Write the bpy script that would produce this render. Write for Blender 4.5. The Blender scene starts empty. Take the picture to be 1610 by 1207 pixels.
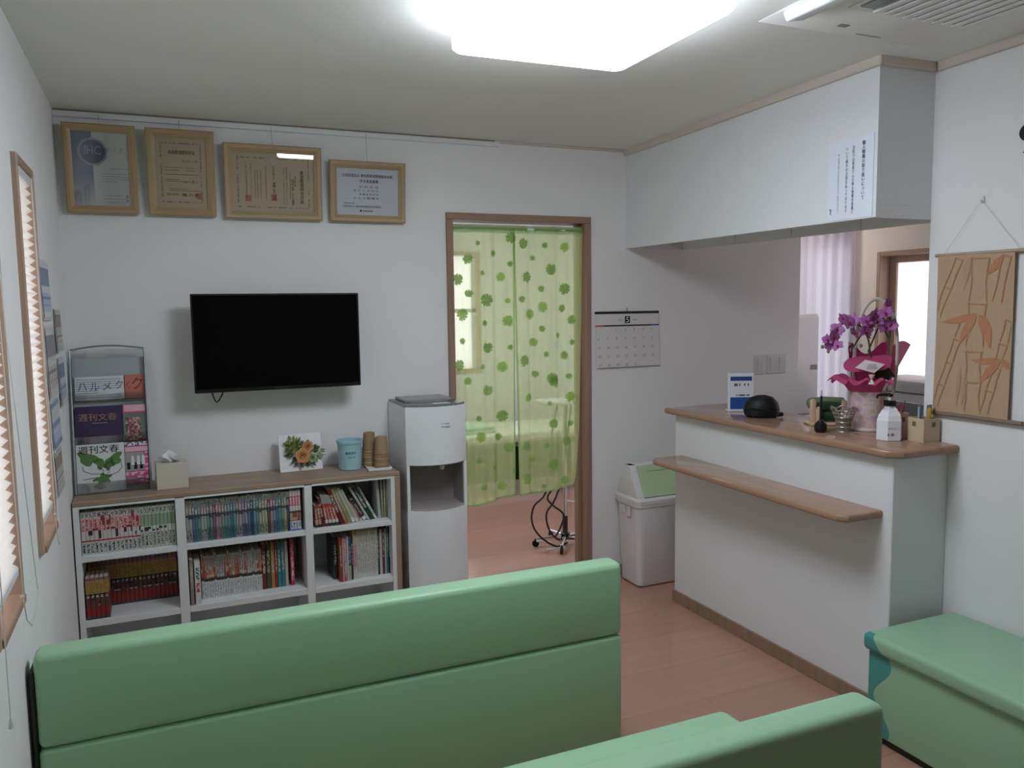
import bpy, bmesh, math, random
from math import sin, cos, pi, radians
from mathutils import Vector, Matrix

random.seed(7)
SC = bpy.context.scene
COL = SC.collection

# ------------------------------------------------------------------ camera, world, exposure
cam_d = bpy.data.cameras.new('camera')
cam = bpy.data.objects.new('camera', cam_d)
COL.objects.link(cam)
yaw, pitch, roll = radians(23.565), radians(-5.591), radians(-0.754)
fwd = Vector((sin(yaw)*cos(pitch), cos(yaw)*cos(pitch), sin(pitch)))
rgt = fwd.cross(Vector((0, 0, 1))).normalized()
upv = rgt.cross(fwd)
r2 = cos(roll)*rgt + sin(roll)*upv
u2 = -sin(roll)*rgt + cos(roll)*upv
M = Matrix(((r2.x, u2.x, -fwd.x), (r2.y, u2.y, -fwd.y), (r2.z, u2.z, -fwd.z))).to_4x4()
M.translation = Vector((0.3525, -4.0446, 1.5942))
cam.matrix_world = M
cam_d.sensor_fit = 'HORIZONTAL'
cam_d.sensor_width = 36.0
cam_d.lens = 36.0*1282.3/1610
cam_d.clip_start = 0.05
SC.camera = cam

world = bpy.data.worlds.new('overcast_sky')
SC.world = world
world.use_nodes = True
bg = world.node_tree.nodes['Background']
bg.inputs[0].default_value = (0.90, 0.95, 1.0, 1)
bg.inputs[1].default_value = 1.9

LAMP_STRENGTH = 13.0
SC.view_settings.view_transform = 'Standard'
SC.view_settings.look = 'None'
SC.view_settings.exposure = 0.43
SC.view_settings.gamma = 1.0
SC.view_settings.use_curve_mapping = False
SC.cycles.max_bounces = 10
SC.cycles.diffuse_bounces = 6
SC.cycles.transparent_max_bounces = 16
SC.cycles.sample_clamp_indirect = 6.0

# ------------------------------------------------------------------ materials
def srgb(r, g, b):
    f = lambda c: (c/255/12.92) if c/255 <= 0.04045 else ((c/255+0.055)/1.055)**2.4
    return (f(r), f(g), f(b), 1)

def new_mat(name):
    m = bpy.data.materials.new(name)
    m.use_nodes = True
    nt = m.node_tree
    return m, nt, nt.nodes['Principled BSDF']

def N(nt, typ, **kw):
    n = nt.nodes.new(typ)
    for k, v in kw.items():
        setattr(n, k, v)
    return n

def mat(name, c, rough=0.6, spec=0.4, bump=0, bscale=200, var=0, vscale=6, metal=0, coat=0, emit=0, stretch=None):
    """plain coloured surface with optional fine relief and colour variation (object space)"""
    m, nt, b = new_mat(name)
    c = tuple(c) + ((1,) if len(c) == 3 else ())
    b.inputs['Base Color'].default_value = c
    b.inputs['Roughness'].default_value = rough
    b.inputs['Specular IOR Level'].default_value = spec
    b.inputs['Metallic'].default_value = metal
    b.inputs['Coat Weight'].default_value = coat
    b.inputs['Coat Roughness'].default_value = 0.15
    tc = N(nt, 'ShaderNodeTexCoord')
    src = tc.outputs['Object']
    if stretch:
        mp = N(nt, 'ShaderNodeMapping')
        mp.inputs['Scale'].default_value = stretch
        nt.links.new(src, mp.inputs['Vector'])
        src = mp.outputs[0]
    if var:
        n = N(nt, 'ShaderNodeTexNoise')
        n.inputs['Scale'].default_value = vscale
        n.inputs['Detail'].default_value = 4
        nt.links.new(src, n.inputs['Vector'])
        mr = N(nt, 'ShaderNodeMapRange')
        mr.inputs['To Min'].default_value = 1-var
        mr.inputs['To Max'].default_value = 1+var
        nt.links.new(n.outputs['Fac'], mr.inputs['Value'])
        mx = N(nt, 'ShaderNodeMix', data_type='RGBA', blend_type='MULTIPLY')
        mx.inputs['Factor'].default_value = 1
        mx.inputs['A'].default_value = c
        nt.links.new(mr.outputs[0], mx.inputs['B'])
        nt.links.new(mx.outputs['Result'], b.inputs['Base Color'])
    if bump:
        n = N(nt, 'ShaderNodeTexNoise')
        n.inputs['Scale'].default_value = bscale
        n.inputs['Detail'].default_value = 2
        nt.links.new(src, n.inputs['Vector'])
        bp = N(nt, 'ShaderNodeBump')
        bp.inputs['Strength'].default_value = bump
        bp.inputs['Distance'].default_value = 0.002
        nt.links.new(n.outputs['Fac'], bp.inputs['Height'])
        nt.links.new(bp.outputs[0], b.inputs['Normal'])
    if emit:
        b.inputs['Emission Color'].default_value = c
        b.inputs['Emission Strength'].default_value = emit
    return m

def wood(name, c1, c2, axis=0, rough=0.45, scale=1.0, rnd=False):
    """wood grain running along the given object axis"""
    m, nt, b = new_mat(name)
    tc = N(nt, 'ShaderNodeTexCoord')
    mp = N(nt, 'ShaderNodeMapping')
    s = [30*scale, 30*scale, 30*scale]
    s[axis] = 1.6*scale
    mp.inputs['Scale'].default_value = s
    nt.links.new(tc.outputs['Object'], mp.inputs['Vector'])
    src = mp.outputs[0]
    oi = N(nt, 'ShaderNodeObjectInfo')
    if rnd:
        ad = N(nt, 'ShaderNodeVectorMath', operation='ADD')
        sc = N(nt, 'ShaderNodeVectorMath', operation='SCALE')
        sc.inputs[0].default_value = (9, 7, 5)
        nt.links.new(oi.outputs['Random'], sc.inputs['Scale'])
        nt.links.new(src, ad.inputs[0])
        nt.links.new(sc.outputs[0], ad.inputs[1])
        src = ad.outputs[0]
    n = N(nt, 'ShaderNodeTexNoise')
    n.inputs['Scale'].default_value = 1.0
    n.inputs['Detail'].default_value = 5
    n.inputs['Distortion'].default_value = 0.4
    nt.links.new(src, n.inputs['Vector'])
    r = N(nt, 'ShaderNodeValToRGB')
    r.color_ramp.elements[0].position = 0.3
    r.color_ramp.elements[1].position = 0.7
    r.color_ramp.elements[0].color = tuple(c1)+(1,)
    r.color_ramp.elements[1].color = tuple(c2)+(1,)
    nt.links.new(n.outputs['Fac'], r.inputs['Fac'])
    out = r.outputs['Color']
    if rnd:
        mr = N(nt, 'ShaderNodeMapRange')
        mr.inputs['To Min'].default_value = 0.95
        mr.inputs['To Max'].default_value = 1.05
        nt.links.new(oi.outputs['Random'], mr.inputs['Value'])
        mx = N(nt, 'ShaderNodeMix', data_type='RGBA', blend_type='MULTIPLY')
        mx.inputs['Factor'].default_value = 1
        nt.links.new(out, mx.inputs['A'])
        nt.links.new(mr.outputs[0], mx.inputs['B'])
        out = mx.outputs['Result']
    nt.links.new(out, b.inputs['Base Color'])
    b.inputs['Roughness'].default_value = rough
    b.inputs['Specular IOR Level'].default_value = 0.4
    return m

def thin_glass(name, tint=(1, 1, 1), gloss=0.10, rough=0.02):
    m, nt, b = new_mat(name)
    nt.nodes.remove(b)
    t = N(nt, 'ShaderNodeBsdfTransparent'); t.inputs[0].default_value = tuple(tint)+(1,)
    g = N(nt, 'ShaderNodeBsdfGlossy'); g.inputs['Roughness'].default_value = rough
    f = N(nt, 'ShaderNodeFresnel'); f.inputs['IOR'].default_value = 1.5
    ad = N(nt, 'ShaderNodeMath', operation='ADD'); ad.inputs[1].default_value = gloss*0.3
    nt.links.new(f.outputs[0], ad.inputs[0])
    mx = N(nt, 'ShaderNodeMixShader')
    nt.links.new(ad.outputs[0], mx.inputs[0]); nt.links.new(t.outputs[0], mx.inputs[1]); nt.links.new(g.outputs[0], mx.inputs[2])
    nt.links.new(mx.outputs[0], nt.nodes['Material Output'].inputs[0])
    return m

def cloth_sheer(name, col, trans=0.35, tint=(0.9, 1, 0.8), translucency=0.5):
    m, nt, b = new_mat(name)
    nt.nodes.remove(b)
    d = N(nt, 'ShaderNodeBsdfDiffuse'); d.inputs[0].default_value = tuple(col)+(1,)
    t = N(nt, 'ShaderNodeBsdfTranslucent'); t.inputs[0].default_value = tuple(col)+(1,)
    x1 = N(nt, 'ShaderNodeMixShader'); x1.inputs[0].default_value = translucency
    nt.links.new(d.outputs[0], x1.inputs[1]); nt.links.new(t.outputs[0], x1.inputs[2])
    tr = N(nt, 'ShaderNodeBsdfTransparent'); tr.inputs[0].default_value = tuple(tint)+(1,)
    x2 = N(nt, 'ShaderNodeMixShader'); x2.inputs[0].default_value = trans
    nt.links.new(x1.outputs[0], x2.inputs[1]); nt.links.new(tr.outputs[0], x2.inputs[2])
    nt.links.new(x2.outputs[0], nt.nodes['Material Output'].inputs[0])
    return m

def spine(name, bands, title=None, blobs=None, rough=0.45, foot=None):
    """book spine: constant colour bands up the height (generated z 0..1); title = (colour, z0, z1) glyph cells; blobs = (colour, z0, z1)"""
    m, nt, b = new_mat(name)
    tc = N(nt, 'ShaderNodeTexCoord')
    sp = N(nt, 'ShaderNodeSeparateXYZ')
    nt.links.new(tc.outputs['Generated'], sp.inputs[0])
    oi = N(nt, 'ShaderNodeObjectInfo')
    r = N(nt, 'ShaderNodeValToRGB')
    r.color_ramp.interpolation = 'CONSTANT'
    els = r.color_ramp.elements
    els[0].position = bands[0][0]; els[0].color = tuple(bands[0][1])+(1,)
    els[1].position = bands[1][0] if len(bands) > 1 else 1.0
    els[1].color = tuple((bands[1] if len(bands) > 1 else bands[0])[1])+(1,)
    for z, c in bands[2:]:
        e = els.new(z); e.color = tuple(c)+(1,)
    nt.links.new(sp.outputs['Z'], r.inputs['Fac'])
    out = r.outputs['Color']
    def rng(sock, a, bb):
        g = N(nt, 'ShaderNodeMath', operation='GREATER_THAN'); g.inputs[1].default_value = a
        l = N(nt, 'ShaderNodeMath', operation='LESS_THAN'); l.inputs[1].default_value = bb
        nt.links.new(sock, g.inputs[0]); nt.links.new(sock, l.inputs[0])
        mu = N(nt, 'ShaderNodeMath', operation='MULTIPLY')
        nt.links.new(g.outputs[0], mu.inputs[0]); nt.links.new(l.outputs[0], mu.inputs[1])
        return mu.outputs[0]
    def mul(a, c):
        mu = N(nt, 'ShaderNodeMath', operation='MULTIPLY')
        nt.links.new(a, mu.inputs[0]); nt.links.new(c, mu.inputs[1])
        return mu.outputs[0]
    def over(out, mask, col):
        mx = N(nt, 'ShaderNodeMix', data_type='RGBA')
        nt.links.new(mask, mx.inputs['Factor']); nt.links.new(out, mx.inputs['A'])
        mx.inputs['B'].default_value = tuple(col)+(1,)
        return mx.outputs['Result']
    def cells(nx, nz, thr):
        c = N(nt, 'ShaderNodeCombineXYZ')
        for s, k, i in ((sp.outputs['X'], nx, 0), (sp.outputs['Z'], nz, 2)):
            a = N(nt, 'ShaderNodeMath', operation='MULTIPLY'); a.inputs[1].default_value = k
            f = N(nt, 'ShaderNodeMath', operation='FLOOR')
            nt.links.new(s, a.inputs[0]); nt.links.new(a.outputs[0], f.inputs[0]); nt.links.new(f.outputs[0], c.inputs[i])
        a = N(nt, 'ShaderNodeMath', operation='MULTIPLY'); a.inputs[1].default_value = 91.7
        nt.links.new(oi.outputs['Random'], a.inputs[0]); nt.links.new(a.outputs[0], c.inputs[1])
        w = N(nt, 'ShaderNodeTexWhiteNoise', noise_dimensions='3D')
        nt.links.new(c.outputs[0], w.inputs['Vector'])
        g = N(nt, 'ShaderNodeMath', operation='GREATER_THAN'); g.inputs[1].default_value = thr
        nt.links.new(w.outputs['Value'], g.inputs[0])
        return g.outputs[0]
    if blobs:
        for col, z0, z1, thr in blobs:
            out = over(out, mul(rng(sp.outputs['Z'], z0, z1), cells(1.5, 9, thr)), col)
    if title:
        tl = title if isinstance(title[0], tuple) and len(title[0]) == 3 and isinstance(title[0][0], tuple) else [title]
        for col, z0, z1 in tl:
            mk = mul(mul(rng(sp.outputs['Z'], z0, z1), rng(sp.outputs['X'], 0.22, 0.78)), cells(6, 44, 0.42))
            out = over(out, mk, col)
    nt.links.new(out, b.inputs['Base Color'])
    b.inputs['Roughness'].default_value = rough
    return m

def print_noise(name, paper, ink, sx, sz, thr=0.55, ink2=None):
    """paper printed with small illegible marks, in rows (object x/z)"""
    m, nt, b = new_mat(name)
    tc = N(nt, 'ShaderNodeTexCoord')
    sp = N(nt, 'ShaderNodeSeparateXYZ')
    nt.links.new(tc.outputs['Generated'], sp.inputs[0])
    c = N(nt, 'ShaderNodeCombineXYZ')
    for s, k, i in ((sp.outputs['X'], sx, 0), (sp.outputs['Z'], sz, 1)):
        a = N(nt, 'ShaderNodeMath', operation='MULTIPLY'); a.inputs[1].default_value = k
        f = N(nt, 'ShaderNodeMath', operation='FLOOR')
        nt.links.new(s, a.inputs[0]); nt.links.new(a.outputs[0], f.inputs[0]); nt.links.new(f.outputs[0], c.inputs[i])
    w = N(nt, 'ShaderNodeTexWhiteNoise', noise_dimensions='3D')
    nt.links.new(c.outputs[0], w.inputs['Vector'])
    g = N(nt, 'ShaderNodeMath', operation='GREATER_THAN'); g.inputs[1].default_value = thr
    nt.links.new(w.outputs['Value'], g.inputs[0])
    mx = N(nt, 'ShaderNodeMix', data_type='RGBA')
    nt.links.new(g.outputs[0], mx.inputs['Factor'])
    mx.inputs['A'].default_value = tuple(paper)+(1,)
    mx.inputs['B'].default_value = tuple(ink)+(1,)
    out = mx.outputs['Result']
    if ink2:
        g2 = N(nt, 'ShaderNodeMath', operation='LESS_THAN'); g2.inputs[1].default_value = 0.22
        nt.links.new(w.outputs['Value'], g2.inputs[0])
        m2 = N(nt, 'ShaderNodeMix', data_type='RGBA')
        nt.links.new(g2.outputs[0], m2.inputs['Factor']); nt.links.new(out, m2.inputs['A'])
        m2.inputs['B'].default_value = tuple(ink2)+(1,)
        out = m2.outputs['Result']
    nt.links.new(out, b.inputs['Base Color'])
    b.inputs['Roughness'].default_value = 0.5
    return m

WALL = mat('wallpaper_white', (0.80, 0.79, 0.80), 0.85, 0.2, bump=0.25, bscale=260)
CEIL = mat('ceiling_white', (0.84, 0.83, 0.81), 0.9, 0.1, bump=0.2, bscale=220)
PANEL = mat('panel_white', (0.76, 0.77, 0.80), 0.6, 0.3, bump=0.08, bscale=180)
RWALL = mat('reception_wall', (0.84, 0.78, 0.73), 0.85, 0.2, bump=0.2, bscale=260)
CORNICE = wood('cornice_wood', (0.60, 0.52, 0.46), (0.65, 0.57, 0.51), 1, 0.6)
CORNICEX = wood('cornice_wood_x', (0.60, 0.52, 0.46), (0.65, 0.57, 0.51), 0, 0.6)
FLOOR = wood('floor_board', (0.435, 0.240, 0.175), (0.470, 0.262, 0.192), 0, 0.21, rnd=True)
SUBFLOOR = mat('floor_joint', (0.2, 0.11, 0.08), 0.8)
DOORW = wood('door_wood', (0.27, 0.175, 0.12), (0.34, 0.225, 0.16), 2, 0.5)
DOORWX = wood('door_wood_x', (0.27, 0.175, 0.12), (0.34, 0.225, 0.16), 0, 0.5)
WINW = wood('window_wood', (0.40, 0.27, 0.195), (0.48, 0.335, 0.25), 2, 0.45)  # lightened so the jambs carry the glow of the blinds
WINWY = wood('window_wood_y', (0.34, 0.22, 0.15), (0.42, 0.28, 0.20), 1, 0.45)
COUNTW = wood('counter_wood', (0.33, 0.195, 0.125), (0.40, 0.245, 0.165), 1, 0.09)
SHELFW = wood('shelf_wood', (0.29, 0.205, 0.15), (0.36, 0.26, 0.195), 0, 0.45)
SHELFWZ = wood('shelf_wood_z', (0.29, 0.205, 0.15), (0.36, 0.26, 0.195), 2, 0.45)
WHITEL = mat('white_laminate', (0.72, 0.73, 0.74), 0.45, 0.4)
FRAMEW = wood('frame_wood', (0.34, 0.245, 0.125), (0.43, 0.315, 0.17), 0, 0.4)
FRAMEWZ = wood('frame_wood_z', (0.34, 0.245, 0.125), (0.43, 0.315, 0.17), 2, 0.4)
VINYL = mat('green_vinyl', (0.335, 0.575, 0.37), 0.38, 0.45, bump=0.25, bscale=420)
DARKV = mat('dark_base', (0.02, 0.03, 0.02), 0.6)
BLACK = mat('black_plastic', (0.006, 0.006, 0.007), 0.35, 0.4)
SCREEN = mat('tv_screen', (0.002, 0.002, 0.0025), 0.12, 0.25)
BLKM = mat('matte_black', (0.008, 0.008, 0.009), 0.6, 0.3)
CHROME = mat('chrome', (0.75, 0.76, 0.78), 0.18, 0.5, metal=1)
STEEL = mat('grey_wire', (0.32, 0.36, 0.38), 0.4, 0.5, metal=0.6)
PLASTW = mat('white_plastic', (0.78, 0.79, 0.82), 0.32, 0.5)
PLASTG = mat('bin_plastic', (0.70, 0.68, 0.70), 0.42, 0.4)
LIDG = mat('lid_green', (0.43, 0.55, 0.33), 0.45, 0.4)
GREYP = mat('grey_plastic', (0.30, 0.272, 0.265), 0.5, 0.4)
DGREY = mat('dark_grey_plastic', (0.16, 0.16, 0.165), 0.25, 0.5)
PAPER = mat('paper', (0.80, 0.80, 0.78), 0.7, 0.2)
INK = mat('ink', (0.03, 0.03, 0.035), 0.6, 0.2)
INKG = mat('ink_grey', (0.22, 0.22, 0.23), 0.6, 0.2)
INKL = mat('ink_light_grey', (0.45, 0.45, 0.46), 0.6, 0.2)
INKR = mat('ink_red', (0.50, 0.06, 0.08), 0.6, 0.2)
INKB = mat('ink_blue', (0.05, 0.08, 0.40), 0.6, 0.2)
INKGR = mat('ink_dark_green', (0.04, 0.12, 0.10), 0.6, 0.2)
GLASS = thin_glass('picture_glass')
ACRYL = thin_glass('clear_acrylic', (0.93, 0.95, 0.96), 0.35, 0.08)
FROST = cloth_sheer('frosted_pane', (0.86, 0.83, 0.84), 0.22, (1, 1, 1), 1.0)
CORDM = mat('blind_cord', (0.62, 0.60, 0.58), 0.7)

# ------------------------------------------------------------------ mesh helpers
class B:
    def __init__(s):
        s.bm = bmesh.new()
    def _mi(s, faces, mi):
        for f in faces:
            f.material_index = mi
    def box(s, x0, x1, y0, y1, z0, z1, mi=0, bev=0, seg=1):
        vs = [s.bm.verts.new((x, y, z)) for z in (z0, z1) for y in (y0, y1) for x in (x0, x1)]
        q = [(0, 2, 3, 1), (4, 5, 7, 6), (0, 1, 5, 4), (2, 6, 7, 3), (0, 4, 6, 2), (1, 3, 7, 5)]
        fs = [s.bm.faces.new([vs[i] for i in a]) for a in q]
        s._mi(fs, mi)
        if bev:
            es = list({e for f in fs for e in f.edges})
            r = bmesh.ops.bevel(s.bm, geom=es, offset=bev, segments=seg, profile=0.5, affect='EDGES', clamp_overlap=True)
            s._mi([f for f in r['faces']], mi)
        return s
    def hexa(s, pts, mi=0, bev=0, seg=1):
        """8 corners: bottom 4 ccw, top 4 ccw"""
        vs = [s.bm.verts.new(p) for p in pts]
        q = [(3, 2, 1, 0), (4, 5, 6, 7), (0, 1, 5, 4), (1, 2, 6, 5), (2, 3, 7, 6), (3, 0, 4, 7)]
        fs = [s.bm.faces.new([vs[i] for i in a]) for a in q]
        s._mi(fs, mi)
        if bev:
            es = list({e for f in fs for e in f.edges})
            bmesh.ops.bevel(s.bm, geom=es, offset=bev, segments=seg, profile=0.5, affect='EDGES', clamp_overlap=True)
        return s
    def prism(s, poly, axis, a, b, mi=0, bev=0, seg=2):
        """extrude a 2D polygon along an axis; poly coords are the two other axes in xyz order"""
        def P(u, v, w):
            return {'x': (w, u, v), 'y': (u, w, v), 'z': (u, v, w)}[axis]
        lo = [s.bm.verts.new(P(u, v, a)) for u, v in poly]
        hi = [s.bm.verts.new(P(u, v, b)) for u, v in poly]
        n = len(poly)
        fs = [s.bm.faces.new(lo[::-1]), s.bm.faces.new(hi)]
        for i in range(n):
            fs.append(s.bm.faces.new((lo[i], lo[(i+1) % n], hi[(i+1) % n], hi[i])))
        s._mi(fs, mi)
        if bev:
            es = list({e for f in fs[:2] for e in f.edges})
            bmesh.ops.bevel(s.bm, geom=es, offset=bev, segments=seg, profile=0.5, affect='EDGES', clamp_overlap=True)
        return s
    def lathe(s, prof, seg=24, c=(0, 0, 0), mi=0, sx=1, sy=1, wob=None, a0=0, a1=2*pi, cap=True):
        full = abs(a1-a0-2*pi) < 1e-6
        rings = []
        n = seg if full else seg+1
        for k, (r, z) in enumerate(prof):
            ring = []
            for i in range(n):
                a = a0+(a1-a0)*i/seg
                rr = r*(1+(wob(a, k) if wob else 0))
                ring.append(s.bm.verts.new((c[0]+rr*cos(a)*sx, c[1]+rr*sin(a)*sy, c[2]+z)))
            rings.append(ring)
        fs = []
        for k in range(len(rings)-1):
            for i in range(seg):
                j = (i+1) % n
                fs.append(s.bm.faces.new((rings[k][i], rings[k][j], rings[k+1][j], rings[k+1][i])))
        if full and cap:
            if prof[0][0] > 1e-6: fs.append(s.bm.faces.new(rings[0][::-1]))
            if prof[-1][0] > 1e-6: fs.append(s.bm.faces.new(rings[-1]))
        s._mi(fs, mi)
        return s
    def tube(s, pts, r, seg=8, mi=0, sx=1.0, cap=True):
        """round tube along points (r may be a list)"""
        pts = [Vector(p) for p in pts]
        n = len(pts)
        rs = r if isinstance(r, (list, tuple)) else [r]*n
        rings = []
        prev = None
        for i in range(n):
            t = (pts[min(i+1, n-1)]-pts[max(i-1, 0)]).normalized()
            if prev is None:
                a = Vector((0, 0, 1)) if abs(t.z) < 0.9 else Vector((1, 0, 0))
                u = t.cross(a).normalized()
            else:
                u = (prev-t*prev.dot(t)).normalized()
            v = t.cross(u)
            prev = u
            rings.append([s.bm.verts.new(pts[i]+(u*cos(2*pi*k/seg)*sx+v*sin(2*pi*k/seg))*rs[i]) for k in range(seg)])
        fs = []
        for i in range(n-1):
            for k in range(seg):
                fs.append(s.bm.faces.new((rings[i][k], rings[i][(k+1) % seg], rings[i+1][(k+1) % seg], rings[i+1][k])))
        if cap:
            fs.append(s.bm.faces.new(rings[0][::-1])); fs.append(s.bm.faces.new(rings[-1]))
        s._mi(fs, mi)
        return s
    def ball(s, c, r, mi=0, sub=2, sc=(1, 1, 1)):
        g = bmesh.ops.create_icosphere(s.bm, subdivisions=sub, radius=r, matrix=Matrix.Translation(c) @ Matrix.Diagonal((*sc, 1)))
        for v in g['verts']:
            for f in v.link_faces:
                f.material_index = mi
        return s
    def poly(s, pts, mi=0):
        f = s.bm.faces.new([s.bm.verts.new(p) for p in pts]); f.material_index = mi
        return s
    def grid(s, fn, nu, nv, mi=0, thick=0):
        vs = [[s.bm.verts.new(fn(i/nu, j/nv)) for i in range(nu+1)] for j in range(nv+1)]
        fs = [s.bm.faces.new((vs[j][i], vs[j][i+1], vs[j+1][i+1], vs[j+1][i])) for j in range(nv) for i in range(nu)]
        s._mi(fs, mi)
        if thick:
            bmesh.ops.recalc_face_normals(s.bm, faces=fs)
            bmesh.ops.solidify(s.bm, geom=fs, thickness=thick)
        return s
    def obj(s, name, mats, parent=None, smooth=True, ang=35, recalc=True):
        if recalc:
            bmesh.ops.recalc_face_normals(s.bm, faces=s.bm.faces[:])
        me = bpy.data.meshes.new(name)
        s.bm.to_mesh(me); s.bm.free()
        for m in (mats if isinstance(mats, (list, tuple)) else [mats]):
            me.materials.append(m)
        if smooth:
            me.polygons.foreach_set('use_smooth', [True]*len(me.polygons))
            me.set_sharp_from_angle(angle=radians(ang))
        o = bpy.data.objects.new(name, me)
        COL.objects.link(o)
        if parent: o.parent = parent
        return o

def tag(o, label, cat, group=None):
    o['label'] = label; o['category'] = cat
    if group: o['group'] = group
    return o

def thing(name, label, cat, loc=(0, 0, 0), rz=0, group=None, rot=None):
    o = bpy.data.objects.new(name, None)
    COL.objects.link(o)
    o.empty_display_size = 0.05
    o.location = loc
    o.rotation_euler = rot if rot else (0, 0, rz)
    return tag(o, label, cat, group)

def struct(o):
    o['kind'] = 'structure'
    return o

def dup(root, loc=None, label=None, rz=None):
    r = root.copy(); COL.objects.link(r)
    if loc: r.location = loc
    if label: r['label'] = label
    if rz is not None: r.rotation_euler = (0, 0, rz)
    for ch in list(root.children):
        c = ch.copy(); COL.objects.link(c); c.parent = r
        for g in list(ch.children):
            d = g.copy(); COL.objects.link(d); d.parent = c
    return r

def text_mesh(body, res=2, vertical=False, bold=0.0, spacing=1.0):
    cu = bpy.data.curves.new('lettering', 'FONT')
    cu.body = '\n'.join(body) if vertical else body
    cu.resolution_u = res
    cu.align_x = 'CENTER' if vertical else 'LEFT'
    cu.offset = bold
    cu.space_line = spacing
    o = bpy.data.objects.new('lettering', cu)
    COL.objects.link(o)
    dg = bpy.context.evaluated_depsgraph_get()
    me = bpy.data.meshes.new_from_object(o.evaluated_get(dg))
    bpy.data.objects.remove(o); bpy.data.curves.remove(cu)
    return me

def add_text(b, body, w, h, origin, U=(1, 0, 0), V=(0, 0, 1), mi=0, vertical=False, bold=0.0, res=2):
    """lettering fitted to w x h in the plane U,V, its lower corner at origin, added to mesh builder b; bold doubles the strokes"""
    me = text_mesh(body, res=res, vertical=vertical)
    xs = [v.co.x for v in me.vertices]; ys = [v.co.y for v in me.vertices]
    x0, x1, y0, y1 = min(xs), max(xs), min(ys), max(ys)
    if w is None: w = h*(x1-x0)/(y1-y0)
    if h is None: h = w*(y1-y0)/(x1-x0)
    O, U, V = Vector(origin), Vector(U), Vector(V)
    em = w/(x1-x0)
    for k in ((0, 0),) if not bold else ((-.5, 0), (.5, 0), (0, .4)):
        D = U*(k[0]*bold*em*1.6)+V*(k[1]*bold*em*1.6)
        vs = [b.bm.verts.new(O+D+U*((v.co.x-x0)/(x1-x0)*w)+V*((v.co.y-y0)/(y1-y0)*h)) for v in me.vertices]
        for p in me.polygons:
            try:
                f = b.bm.faces.new([vs[i] for i in p.vertices]); f.material_index = mi
            except ValueError:
                pass
    bpy.data.meshes.remove(me)
    return b

# ------------------------------------------------------------------ room shell
H = 2.448
def ceil_z(x, y):
    return H + 0.018*max(0, -y)*max(0, min(1.2, x/2.9))

# floor: sub-floor with separate boards
b = B(); b.box(-0.12, 5.1, -5.1, 3.4, -0.08, -0.006)
floor = struct(b.obj('floor', SUBFLOOR))
plank_mesh = {}
def plank(x0, x1, y0, y1):
    key = (round(x1-x0, 3), round(y1-y0, 3))
    if key not in plank_mesh:
        p = B(); p.box(0.0004, x1-x0-0.0004, 0.0004, y1-y0-0.0004, -0.006, 0, bev=0.0008)
        o = p.obj('plank', FLOOR, floor, smooth=False)
        plank_mesh[key] = o.data
    else:
        o = bpy.data.objects.new('plank', plank_mesh[key]); COL.objects.link(o); o.parent = floor
    o.location = (x0, y0, 0)
row = 0
y = -5.1
while y < 3.39:
    y1 = min(y+0.303, 3.4)
    x = -0.12 - (row % 3)*0.6
    while x < 5.1:
        xa, xb = max(x, -0.12), min(x+1.818, 5.1)
        if xb-xa > 0.02: plank(xa, xb, y, y1)
        x += 1.818
    y = y1; row += 1

# ceiling (waiting room and reception, then the treatment room)
b = B()
b.grid(lambda u, v: (-0.12+5.22*u, -5.1+5.1*v, ceil_z(-0.12+5.22*u, -5.1+5.1*v)), 12, 8)
b.box(-0.12, 5.1, 0.0, 3.4, H, H+0.1)
ceiling = struct(b.obj('ceiling', CEIL, smooth=False, recalc=False))

def wall(name, boxes, m=WALL):
    b = B()
    for q in boxes: b.box(*q)
    return struct(b.obj(name, m, smooth=False))
TOP = 2.62
wall('wall_back', [(-0.12, 1.785, 0, 0.12, 0, H), (2.572, 4.12, 0, 0.12, 0, H), (1.785, 2.572, 0, 0.12, 2.035, H)])
W1 = (-1.297, -0.935, 0.864, 2.047)      # outer casing of the two blind windows: y0,y1,z0,z1
W2 = (-2.061, -1.699, 0.864, 2.047)
cs = 0.018
wall('wall_left', [(-0.12, 0, -5.1, W2[0]+cs, 0, TOP), (-0.12, 0, W2[1]-cs, W1[0]+cs, 0, TOP), (-0.12, 0, W1[1]-cs, 0, 0, TOP),
                   (-0.12, 0, W2[0]+cs, W2[1]-cs, 0, W2[2]+cs), (-0.12, 0, W2[0]+cs, W2[1]-cs, W2[3]-cs, TOP),
                   (-0.12, 0, W1[0]+cs, W1[1]-cs, 0, W1[2]+cs), (-0.12, 0, W1[0]+cs, W1[1]-cs, W1[3]-cs, TOP)])
wall('wall_right', [(3.124, 3.244, -5.1, -1.762, 0, TOP)])
wall('wall_front', [(-0.12, 5.1, -5.22, -5.1, 0, TOP)], DOORW)  # unseen wall, finished in dark wood to cut fill light from behind
# reception side: wall facing the waiting room with two windows, and the far walls
RX = 4.9
RW = (-1.75, 0.075, 0.98, 1.885)         # wooden window opening, hidden stretch lengthened for more daylight: y0,y1,z0,z1
RC = (0.34, 0.86, 0.75, 2.02)            # window behind the sheer curtain
ry0, ry1, rz0, rz1 = RW[0]-.029, RW[1]+.029, RW[2]-.029, RW[3]+.029
wall('wall_reception', [(RX, RX+0.14, -5.1, ry0, 0, TOP), (RX, RX+0.14, ry1, RC[0], 0, TOP), (RX, RX+0.14, RC[1], 1.4, 0, TOP),
                        (RX, RX+0.14, ry0, ry1, 0, rz0), (RX, RX+0.14, ry0, ry1, rz1, TOP),
                        (RX, RX+0.14, RC[0], RC[1], 0, RC[2]), (RX, RX+0.14, RC[0], RC[1], RC[3], TOP)], RWALL)
wall('wall_recess', [(4.12, 5.04, 1.4, 1.52, 0, H)], RWALL)
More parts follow.
